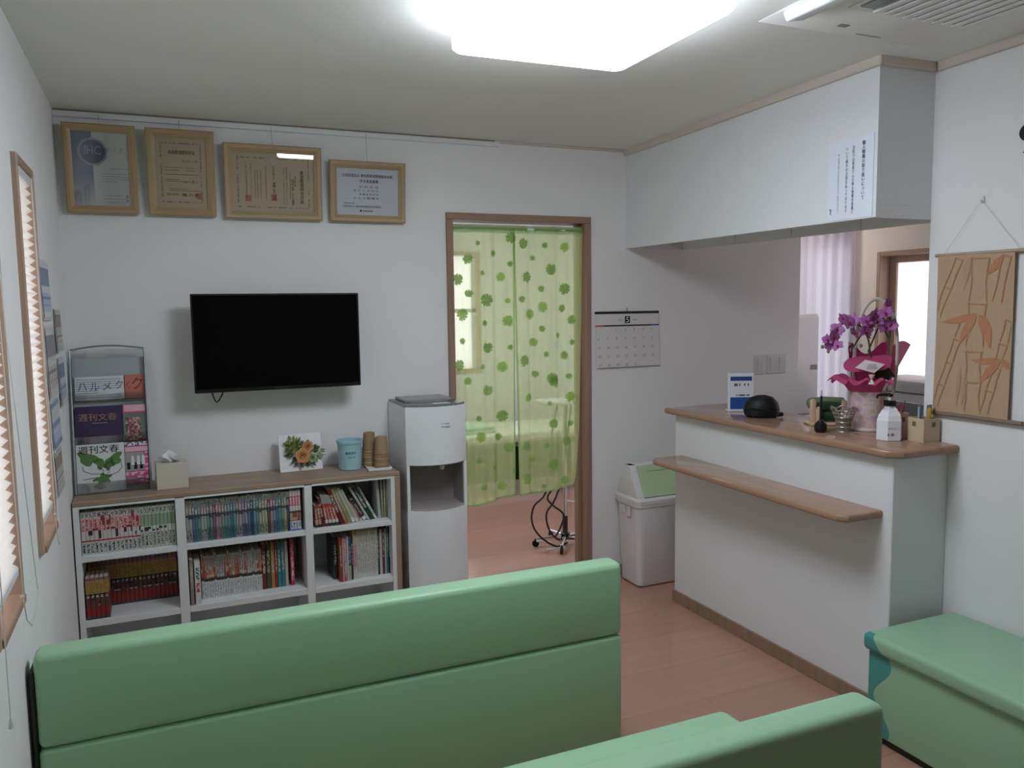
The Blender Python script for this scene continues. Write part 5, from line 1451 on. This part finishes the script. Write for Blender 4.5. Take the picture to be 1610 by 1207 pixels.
for k in range(3):
    y_ = c_[1]-.006+.005*k
    b.box(c_[0]-.020+.004*k, c_[0]+.024, y_-.0024-.004, y_-.0014-.004, c_[2]-.008+.008*k, c_[2]-.006+.008*k)
b.obj('card_print', INKG, gc, smooth=False)
b = B(); p_ = o2(1347, 600, -0.115); b.lathe([(0, 0), (.006, .004), (.012, .018), (.004, .020)], 10, p_); b.lathe([(.002, 0), (.010, -.012), (.012, -.020), (0, -.02)], 10, p_); b.obj('ribbon_bow', PAPER, orc)
HAND = mat('handle_ivory', (0.72, 0.66, 0.60), 0.5)
b = B()
hp = [o2(*q, -.01) for q in ((1337, 622), (1336, 585), (1338, 545), (1344, 510), (1354, 489), (1368, 480), (1383, 488), (1396, 510), (1402, 545), (1402, 590), (1397, 630), (1388, 665))]
pv = [Vector(p) for p in hp]; hp = []
for i in range(len(pv)-1):
    p0, p1, p2, p3 = pv[max(0, i-1)], pv[i], pv[i+1], pv[min(len(pv)-1, i+2)]
    for t in (0, .25, .5, .75):
        hp.append(.5*((2*p1)+(-p0+p2)*t+(2*p0-5*p1+4*p2-p3)*t*t+(-p0+3*p1-3*p2+p3)*t**3))
hp.append(pv[-1])
b.tube(hp, 0.0075, 8, sx=.4); b.obj('hoop_handle', HAND, orc)
STEM = mat('orchid_stem', (0.05, 0.06, 0.03), 0.5)
for pts in ([(1362, 580), (1359, 560), (1356, 543), (1350, 531), (1340, 521), (1328, 516), (1314, 517), (1303, 526), (1295, 538), (1288, 550)], [(1384, 585), (1387, 555), (1389, 530), (1387, 512), (1381, 500), (1370, 497), (1356, 503), (1345, 512)],
            [(1388, 545), (1384, 535), (1378, 522)], [(1357, 540), (1350, 530), (1342, 538), (1332, 552), (1327, 556)], [(1381, 500), (1379, 494), (1381, 489)], [(1360, 570), (1356, 560), (1372, 520)]):
    b = B(); b.tube([o2(p[0], p[1], -.03+.012*sin(i)) for i, p in enumerate(pts)], 0.0034, 6); b.obj('stem', STEM, orc)
PET = mat('orchid_petal', (0.44, 0.145, 0.42), 0.5, var=.25, vscale=120); LIP = mat('orchid_lip', (0.30, 0.02, 0.10), 0.5)
def petal(b, ang, l, w, cup, mi=0):
    ca, sa = cos(ang), sin(ang)
    n = 5; L = []
    for i in range(n+1):
        t = i/n; ww = w*sin(pi*min(1, .12+.86*t))**.8 if t < 1 else w*.18
        yy = -cup*sin(t*1.6)*l*.25
        L.append([b.bm.verts.new((ca*l*t+sa*ww*s, yy+abs(s)*w*.18, sa*l*t-ca*ww*s)) for s in (-1, 0, 1)])
    for i in range(n):
        for k in (0, 1):
            f = b.bm.faces.new((L[i][k], L[i][k+1], L[i+1][k+1], L[i+1][k])); f.material_index = mi
def blossom_mesh():
    b = B()
    for a in (90, 215, 325): petal(b, radians(a), 1.0, .33, .4)
    for a in (8, 172): petal(b, radians(a), 1.02, .52, .6)
    b.ball((0, -.16, -.05), .17, mi=1, sub=1, sc=(.9, 1, 1)); petal(b, radians(270), .55, .22, 1.2, mi=1)
    return b
bm0 = None
rn = random.Random(5)
for px, py, s in ((1300, 536, 13), (1297, 549, 11), (1307, 525, 11), (1289, 541, 9), (1318, 515, 13), (1328, 511, 11), (1312, 509, 9), (1327, 530, 10), (1346, 528, 12), (1357, 506, 13), (1366, 513, 11), (1345, 513, 11), (1373, 501, 11), (1379, 522, 12), (1388, 519, 10), (1381, 488, 9), (1304, 550, 9), (1352, 519, 10)):
    if bm0 is None:
        o = blossom_mesh().obj('blossom', [PET, LIP], orc, recalc=False); bm0 = o.data
    else:
        o = bpy.data.objects.new('blossom', bm0); COL.objects.link(o); o.parent = orc
    o.location = o2(px, py, -.045+rn.uniform(-.02, .02)); k = s*PX*1.05
    o.scale = (k, k, k); o.rotation_euler = (rn.uniform(-.5, .2), rn.uniform(-.5, .5), rn.uniform(-.7, .7))
for px, py in ((1284, 552), (1293, 559), (1326, 548), (1328, 557), (1343, 551)):
    b = B(); b.ball(o2(px, py, -.03), .0075, sub=1, sc=(1, 1, 1.3)); b.obj('bud', mat('bud', (.22, .20, .16), .5), orc)
b = B()
for d, l in (((1, -.35, -.30), .080), ((.75, -.5, -.55), .07), ((1, -.2, .10), .06)):
    s = Vector(o2(1366, 598, -.03)); d = Vector(d).normalized(); side = d.cross(Vector((0, -1, .25))).normalized()
    L = []
    for i in range(7):
        t = i/6; w = .024*sin(pi*min(1, .15+.85*t)); c = s+d*l*t+Vector((0, 0, .02*sin(t*2.2)))
        L.append([b.bm.verts.new(c+side*w*k+Vector((0, 0, abs(k)*.006))) for k in (-1, 0, 1)])
    for i in range(6):
        for k in (0, 1): b.bm.faces.new((L[i][k], L[i][k+1], L[i+1][k+1], L[i+1][k]))
b.obj('leaf', mat('orchid_leaf', (0.025, 0.055, 0.018), 0.4), orc, recalc=False)

# soap bottle
sp = thing('pump_bottle', 'white hexagonal pump bottle with black pump at the counter corner', 'pump bottle', (2.985, -1.722, CT), CA)
b = B(); b.lathe([(0.046, 0), (0.050, 0.003), (0.050, 0.080), (0.044, 0.098), (0.030, 0.120), (0.020, 0.130), (0.019, 0.140), (0, 0.140)], 6); b.bm.normal_update()
bmesh.ops.bevel(b.bm, geom=b.bm.edges[:], offset=0.004, segments=2, profile=.5, affect='EDGES', clamp_overlap=True)
bo_ = b.obj('bottle', mat('bottle_white', (0.80, 0.80, 0.86), 0.25, 0.5), sp, ang=50)
b = B(); b.lathe([(0.0225, 0.136), (0.0235, 0.138), (0.0235, 0.156), (0.012, 0.158), (0, 0.158)], 24); b.obj('collar', BLACK, sp)
b = B(); b.lathe([(0.007, 0.156), (0.007, 0.174)], 14); b.obj('pump_shaft', PLASTW, sp)
b = B(); b.lathe([(0.010, 0.172), (0.012, 0.174), (0.012, 0.182), (0, 0.184)], 16); b.tube([(0, 0, 0.179), (-0.035, -0.004, 0.180), (-0.052, -0.006, 0.178), (-0.055, -0.006, 0.166)], [0.0065, 0.005, 0.0045, 0.004], 10); b.obj('pump_head', BLACK, sp)
b = B(); b.box(-0.026, -0.002, -0.0445, -0.0425, 0.022, 0.032); b.box(-0.024, 0.01, -0.0445, -0.0425, 0.050, 0.053); b.obj('bottle_print', print_noise('bottle_text', (.72, .73, .80), (.16, .18, .26), 12, 2, .45), bo_, smooth=False)

# pen boxes
BEIGE = mat('box_beige', (0.58, 0.45, 0.31), 0.5); BEIGE2 = mat('box_pale', (0.60, 0.47, 0.40), 0.5)
def pen_box(loc, s, h, m, label, mark):
    o = thing('pen_box', label, 'pen holder', loc, radians(-5))
    b = B(); t = .004
    b.box(-s, s, -s, s, 0, .005)
    for q in ((-s, s, -s, -s+t), (-s, s, s-t, s), (-s, -s+t, -s+t, s-t), (s-t, s, -s+t, s-t)): b.box(*q, .005, h, bev=.001)
    b.obj('box_walls', m, o)
    b = B(); b.box(mark-.009, mark+.009, -s-.0006, -s, h*.66, h*.66+.018); b.box(-s-.0006, -s, mark-.009, mark+.009, h*.66, h*.66+.018); b.obj('printed_mark', mat('mark_brown', (.22, .12, .07), .5), o, smooth=False)
    return o
pen_box((3.065, -1.690, CT), 0.030, 0.100, BEIGE2, 'pale pen box with red pens behind the pump bottle', 0.0)
pen_box((3.075, -1.805, CT), 0.040, 0.092, BEIGE, 'beige pen box with blue and yellow pens at the counter end', 0.008)
def pen(x, y, lean, h, c, label, r=.0042, z=CT+.006):
    o = thing('pen', label, 'pen', (x, y, z), rot=(lean[0], lean[1], 0))
    b = B(); b.tube([(0, 0, 0), (0, 0, .012), (0, 0, h)], [.0012, r, r], 10); b.obj('pen_barrel', mat('pen_'+label.split()[0]+label.split()[1], c, .35), o)
    b = B(); b.tube([(0, 0, h), (0, 0, h+.012)], [r*.8, r*.7], 10); b.obj('pen_button', DGREY, o)
pen(3.060, -1.694, (.10, .16), .132, (.34, .03, .05), 'crimson pen leaning in the pale pen box')
pen(3.054, -1.684, (-.05, .26), .128, (.28, .02, .03), 'dark red pen leaning further in the pale box')
pen(3.060, -1.800, (.05, -.06), .130, (.05, .17, .30), 'blue pen in the beige pen box')
pen(3.068, -1.790, (-.05, .03), .126, (.50, .52, .56), 'clear grey pen beside the blue one')
pen(3.072, -1.822, (.06, .04), .128, (.48, .32, .06), 'yellow marker in the beige pen box', .0075)
pen(3.090, -1.812, (.02, -.05), .124, (.50, .36, .10), 'thinner amber marker in the beige pen box', .006)

# ------------------------------------------------------------------ sofas and bench
def rounded_block(x0, x1, y0, y1, z0, z1, r, seg=5):
    b = B(); b.box(x0, x1, y0, y1, z0, z1, bev=r, seg=seg); return b
SW = 1.768
sf = thing('sofa', 'green vinyl sofa facing the television, closest to the bookcase', 'sofa', (0.902, -1.30, 0))
hw = SW/2
rounded_block(-hw, hw, -0.392, -0.300, 0.448, 0.706, 0.022).obj('upper_back_pad', VINYL, sf)
rounded_block(-hw+.001, hw-.001, -0.391, -0.300, 0.040, 0.4475, 0.014).obj('lower_back_panel', VINYL, sf)
rounded_block(-hw+.002, hw-.002, -0.299, 0.165, 0.330, 0.445, 0.030).obj('seat_cushion', VINYL, sf)
rounded_block(-hw+.004, hw-.004, -0.299, 0.140, 0.040, 0.329, 0.012).obj('seat_base', VINYL, sf)
for sx in (-1, 1):
    for yy in (-0.33, 0.08):
        b = B(); b.lathe([(0.020, 0), (0.024, 0.012), (0.026, 0.040)], 16, (sx*(hw-.09), yy, 0)); b.obj('leg', DARKV, sf)
b = B(); b.box(-hw-.010, -hw, -0.385, -0.305, 0.11, 0.66, bev=.003); b.obj('end_gap_shade', DARKV, sf)  # dark strip standing in for the shadow between sofa and wall
dup(sf, (0.906, -2.405, 0), 'green vinyl sofa in the row behind, nearer the camera')

BEN = None
m_, nt_, b_ = new_mat('bench_vinyl')
b_.inputs['Roughness'].default_value = 0.42
tc_ = N(nt_, 'ShaderNodeTexCoord'); sp_ = N(nt_, 'ShaderNodeSeparateXYZ'); nt_.links.new(tc_.outputs['Object'], sp_.inputs[0])
# teal appliqué at the end of the bench: its edge waves with the height, in the bench's own coordinates
s1 = N(nt_, 'ShaderNodeMath', operation='MULTIPLY'); s1.inputs[1].default_value = 26.0; nt_.links.new(sp_.outputs['Z'], s1.inputs[0])
s2 = N(nt_, 'ShaderNodeMath', operation='ADD'); s2.inputs[1].default_value = -6.23; nt_.links.new(s1.outputs[0], s2.inputs[0])
s3 = N(nt_, 'ShaderNodeMath', operation='SINE'); nt_.links.new(s2.outputs[0], s3.inputs[0])
s4 = N(nt_, 'ShaderNodeMath', operation='MULTIPLY'); s4.inputs[1].default_value = 0.036; nt_.links.new(s3.outputs[0], s4.inputs[0])
s5 = N(nt_, 'ShaderNodeMath', operation='ADD'); nt_.links.new(s4.outputs[0], s5.inputs[0]); nt_.links.new(sp_.outputs['Y'], s5.inputs[1])
g1 = N(nt_, 'ShaderNodeMath', operation='GREATER_THAN'); g1.inputs[1].default_value = -0.078; nt_.links.new(s5.outputs[0], g1.inputs[0])
x1 = N(nt_, 'ShaderNodeMath', operation='LESS_THAN'); x1.inputs[1].default_value = -0.447; nt_.links.new(sp_.outputs['X'], x1.inputs[0])
mm = N(nt_, 'ShaderNodeMath', operation='MULTIPLY'); nt_.links.new(g1.outputs[0], mm.inputs[0]); nt_.links.new(x1.outputs[0], mm.inputs[1])
mx_ = N(nt_, 'ShaderNodeMix', data_type='RGBA'); mx_.inputs['A'].default_value = (0.31, 0.52, 0.345, 1); mx_.inputs['B'].default_value = (0.065, 0.30, 0.27, 1)
nt_.links.new(mm.outputs[0], mx_.inputs['Factor']); nt_.links.new(mx_.outputs['Result'], b_.inputs['Base Color'])
BEN = m_
be = thing('bench', 'green vinyl box bench with teal corner patch against the wall', 'bench', (3.110, -1.935, 0))
rounded_block(-0.470, 0.0, -1.60, 0.0, 0.338, 0.402, 0.020).obj('padded_lid', BEN, be)
rounded_block(-0.448, -0.012, -1.585, -0.012, 0.03, 0.337, 0.008).obj('bench_box', BEN, be)
b = B(); b.box(-0.43, -0.02, -1.57, -0.03, 0, 0.03); b.obj('base_plinth', DARKV, be, smooth=False)

# ------------------------------------------------------------------ ceiling lamp and air conditioner
lz = ceil_z(1.52, -1.9)
lm = thing('ceiling_lamp', 'square glowing white ceiling lamp over the sofas', 'ceiling lamp', (1.520, -1.915, lz), radians(-1.0))
mL, ntL, bL = new_mat('lamp_diffuser')
ntL.nodes.remove(bL)
em = N(ntL, 'ShaderNodeEmission'); em.inputs[0].default_value = (0.89, 0.97, 1.06, 1); em.inputs[1].default_value = LAMP_STRENGTH
ntL.links.new(em.outputs[0], ntL.nodes['Material Output'].inputs[0])
b = B(); loft(b, [(rr(.300, .312, .03), -.022), (rr(.302, .314, .032), -.03), (rr(.300, .312, .03), -.095), (rr(.290, .302, .03), -.106)]); b.obj('diffuser', mL, lm)
b = B(); loft(b, [(rr(.27, .28, .03), 0.004), (rr(.28, .29, .03), -.022)]); b.obj('lamp_base', PLASTW, lm)

az = ceil_z(2.5, -2.3)
ac = thing('ceiling_air_conditioner', 'white cassette air conditioner in the ceiling near the side wall', 'air conditioner', (2.150, -1.905, az))
ACW = mat('ac_white', (0.84, 0.83, 0.81), 0.6)
b = B(); b.hexa([(0.0, 0.0, -0.012), (0.0, -1.0, -0.012), (0.75, -1.0, -0.012), (0.75, 0.0, -0.012), (-.02, 0.02, 0.016), (-.02, -1.02, 0.016), (.77, -1.02, 0.016), (.77, 0.02, 0.016)], bev=.004); b.obj('face_panel', ACW, ac)
b = B(); b.hexa([(0.012, -0.112, -0.046), (0.012, -0.95, -0.046), (0.080, -0.95, -0.034), (0.080, -0.112, -0.034), (0.004, -0.104, -0.014), (0.004, -0.96, -0.014), (0.100, -0.96, -0.014), (0.100, -0.104, -0.014)], bev=.008, seg=3); b.obj('air_flap', PLASTW, ac)
b = B(); b.box(0.165, 0.70, -0.95, -0.21, -0.018, -0.012, bev=.002); gf = b.obj('grille_frame', ACW, ac)
b = B()
b.box(0.178, 0.236, -0.93, -0.245, -0.0225, -0.018); b.obj('intake_slot', DGREY, gf, smooth=False)
for k in range(10):
    b = B(); b.box(0.250+.042*k, 0.274+.042*k, -0.93, -0.222, -0.024, -0.018, bev=.002); b.obj('grille_slat', PLASTW, gf)
b = B(); b.box(0.262, 0.300, -0.088, -0.066, -0.0135, -0.012); b.obj('sensor_window', mat('sensor_grey', (.22, .22, .22), .4), ac, smooth=False)
b = B(); b.box(0.385, 0.495, -0.036, -0.026, -0.0130, -0.012); b.obj('maker_print', mat('print_faint', (.44, .43, .41), .6), ac, smooth=False)

# ------------------------------------------------------------------ treatment room seen through the curtain
bd = thing('treatment_bed', 'white treatment bed behind the green door curtain', 'bed', (2.95, 2.35, 0))
b = B(); b.box(-0.95, 0.95, -0.33, 0.33, 0.46, 0.54, bev=.02, seg=3); b.obj('bed_pad', mat('bed_cream', (0.70, 0.72, 0.62), 0.5), bd)
b = B(); b.box(-0.90, 0.90, -0.30, 0.30, 0.42, 0.46, bev=.005); b.obj('bed_frame', DGREY, bd)
for x in (-0.82, 0.82):
    for y in (-0.26, 0.26):
        b = B(); b.box(x-.03, x+.03, y-.03, y+.03, 0, 0.42, bev=.004); b.obj('leg', DGREY, bd)
b = B(); b.box(-0.70, 0.70, -0.12, -0.08, 0.10, 0.40, bev=.005); b.obj('dark_under_panel', BLKM, bd)  # thin black panel under the bed frame
b = B(); b.box(-0.92, -0.55, -0.28, 0.28, 0.5402, 0.60, bev=.025, seg=3); b.obj('pillow', PAPER, bd)
tw_ = thing('folded_towel', 'folded mint towel lying on the treatment bed', 'towel', (2.72, 2.28, 0.5402))
b = B(); b.box(-0.16, 0.16, -0.18, 0.18, 0, 0.03, bev=.012, seg=3); b.box(-0.155, 0.155, -0.175, 0.175, 0.0305, 0.058, bev=.012, seg=3); b.obj('towel_layers', mat('towel_mint', (.42, .62, .46), .9), tw_)

cr = thing('equipment_stand', 'chrome equipment stand with dangling black cables behind the curtain', 'stand', (2.775, 0.66, 0))
b = B(); b.tube([(0, 0, 0.06), (0, 0, 0.95)], 0.014, 14); b.obj('pole', CHROME, cr)
b = B(); b.tube([(0, 0, 0.062), (0, 0, 0.20)], 0.0175, 14); b.obj('pole_sleeve', mat('sleeve_brown', (.05, .03, .025), .5), cr)
for i in range(5):
    a = 2*pi*i/5+.35
    b = B(); b.tube([(0, 0, 0.065), (0.13*cos(a), 0.13*sin(a), 0.055), (0.20*cos(a), 0.20*sin(a), 0.050)], [0.013, 0.011, 0.010], 10); b.obj('base_arm', CHROME, cr)
    b = B(); b.tube([(0.20*cos(a)-.008*sin(a), 0.20*sin(a)+.008*cos(a), 0.022), (0.20*cos(a)+.008*sin(a), 0.20*sin(a)-.008*cos(a), 0.022)], 0.022, 16); b.tube([(0.20*cos(a), 0.20*sin(a), 0.03), (0.20*cos(a), 0.20*sin(a), 0.055)], 0.006, 8); b.obj('caster', BLKM, cr)
b = B(); b.lathe([(0.03, 0.05), (0.034, 0.06), (0.030, 0.082), (0.016, 0.09)], 18); b.obj('hub', BLACK, cr)
b = B(); b.box(-0.16, 0.16, -0.12, 0.12, 0.95, 0.97, bev=.004); b.obj('shelf_plate', PLASTW, cr)
b = B(); b.tube([(0.0, 0.0, 0.30), (0.10, -0.02, 0.275), (0.19, -0.03, 0.245)], 0.010, 10); b.obj('side_bar', CHROME, cr)
for k, pts in enumerate(([(-.05, 0, .95), (-.13, -.02, .62), (-.155, -.03, .38), (-.245, -.04, .30), (-.265, -.05, .20), (-.225, -.08, .11), (-.12, -.10, .035), (-.03, -.09, .045)],
                         [(.0, -.03, .95), (-.03, -.05, .55), (-.10, -.06, .34), (-.165, -.06, .25), (-.16, -.08, .15), (-.10, -.08, .075), (-.02, -.05, .06), (.06, -.06, .05)],
                         [(.04, -.02, .95), (-.05, -.06, .50), (-.15, -.05, .36), (-.11, -.04, .29), (-.03, -.035, .22), (-.06, -.05, .14), (-.11, -.07, .085)],
                         [(.02, -.04, .07), (.08, -.05, .08), (.13, -.04, .14), (.16, -.02, .24), (.15, .02, .5)])):
    b = B()
    pv = [Vector(p) for p in pts]; sm = []
    for i in range(len(pv)-1):      # smooth the cable
        p0, p1, p2, p3 = pv[max(0, i-1)], pv[i], pv[i+1], pv[min(len(pv)-1, i+2)]
        for t in (0, .25, .5, .75):
            sm.append(.5*((2*p1)+(-p0+p2)*t+(2*p0-5*p1+4*p2-p3)*t*t+(-p0+3*p1-3*p2+p3)*t**3))
    sm.append(pv[-1])
    b.tube(sm, 0.0065, 8); b.obj('cable', mat('cable_dark', (.035, .018, .016), .5), cr)
b = B(); b.tube([(-.235, -.06, .075), (-.13, -.05, .045)], 0.008, 8); b.tube([(-.19, -.11, .025), (-.06, -.10, .02)], 0.007, 8); b.obj('lead_plug', PLASTW, cr)
lt = dup(lm, (2.3, 1.7, H), 'unseen lamp copy added to light the room beyond the curtain', 0)  # copied lamp out of view, added to brighten the treatment room

# ------------------------------------------------------------------ reception side
dl = thing('recess_fill_light', 'round fill light added above the sheer curtain behind the counter', 'ceiling lamp', (4.42, 0.72, H))  # unseen fill light, added to brighten the wall behind the counter
b = B(); b.lathe([(0.085, 0.0), (0.105, -0.001), (0.100, -0.012), (0.085, -0.010)], 28, cap=False); b.obj('trim_ring', PLASTW, dl)
mD_, ntD, bD = new_mat('fill_light_glow'); ntD.nodes.remove(bD)
eD = N(ntD, 'ShaderNodeEmission'); eD.inputs[0].default_value = (1.0, 0.92, 0.84, 1); eD.inputs[1].default_value = 52
ntD.links.new(eD.outputs[0], ntD.nodes['Material Output'].inputs[0])
b = B(); b.lathe([(0, -0.004), (0.084, -0.004), (0.084, -0.008), (0, -0.008)], 28); b.obj('glowing_lens', mD_, dl)
sh = thing('sheer_curtain', 'white sheer curtain over the window behind the counter', 'curtain', (4.86, 0.60, 2.30))
b = B()
b.grid(lambda u, v: (0.016*sin(u*2*pi*6.0)+0.005*sin(u*2*pi*13+1), -0.325+0.65*u, -0.02-1.60*v), 96, 6)
b.obj('curtain_cloth', cloth_sheer('sheer_white', (0.60, 0.57, 0.64), 0.05, (1, 1, 1), 0.6), sh, recalc=False)
b = B(); b.box(-0.02, 0.03, -0.36, 0.36, -0.02, 0.02, bev=.004); b.obj('curtain_track', PLASTW, sh)
wc = thing('tall_cabinet', 'tall white cabinet at the end of the wall behind the counter', 'cabinet', (4.44, 0.42, 0))
b = B(); b.box(-0.26, 0.135, -0.115, 0.25, 0.03, 1.500, bev=.006); b.obj('cabinet_body', PLASTW, wc)
b = B(); b.box(-0.255, 0.130, -0.132, -0.117, 0.06, 0.80, bev=.006); b.obj('cabinet_door', PLASTW, wc)
b = B(); b.box(-0.255, 0.130, -0.132, -0.117, 0.81, 1.485, bev=.006); b.obj('cabinet_door', PLASTW, wc)
b = B(); b.box(0.055, 0.118, -0.134, -0.132, 1.115, 1.150); b.obj('name_plate', GREYP, wc, smooth=False)
b = B(); b.box(-0.255, 0.13, -0.10, 0.24, 0, 0.03); b.obj('plinth', BLKM, wc, smooth=False)
dk = thing('reception_desk', 'pale work desk under the wooden framed window', 'desk', (4.60, -0.55, 0))
b = B(); b.box(-0.28, 0.295, -0.75, 0.60, 0.70, 0.73, bev=.004); b.obj('desk_top', WHITEL, dk)
for y in (-0.72, 0.56):
    b = B(); b.box(-0.26, 0.28, y-.015, y+.015, 0, 0.70, bev=.002); b.obj('side_panel', WHITEL, dk)
b = B(); b.box(0.24, 0.26, -0.70, 0.54, 0.25, 0.70); b.obj('rear_panel', WHITEL, dk, smooth=False)
pr = thing('printer', 'grey office printer on the desk under the wooden framed window', 'printer', (4.66, -0.44, 0.7302))
PG = mat('printer_grey', (0.48, 0.46, 0.47), 0.5)
b = B(); b.box(-0.20, 0.20, -0.30, 0.24, 0, 0.30, bev=.012, seg=2); b.obj('printer_body', PG, pr)
b = B(); b.box(-0.205, 0.19, -0.295, 0.235, 0.304, 0.375, bev=.012, seg=2); b.obj('scanner_lid', PG, pr)
b = B(); b.box(-0.210, -0.198, -0.26, 0.20, 0.03, 0.12, bev=.003); b.obj('paper_drawer', PG, pr)
b = B(); b.box(-0.208, -0.198, -0.24, 0.16, 0.17, 0.25, bev=.003); b.obj('output_slot', DGREY, pr)
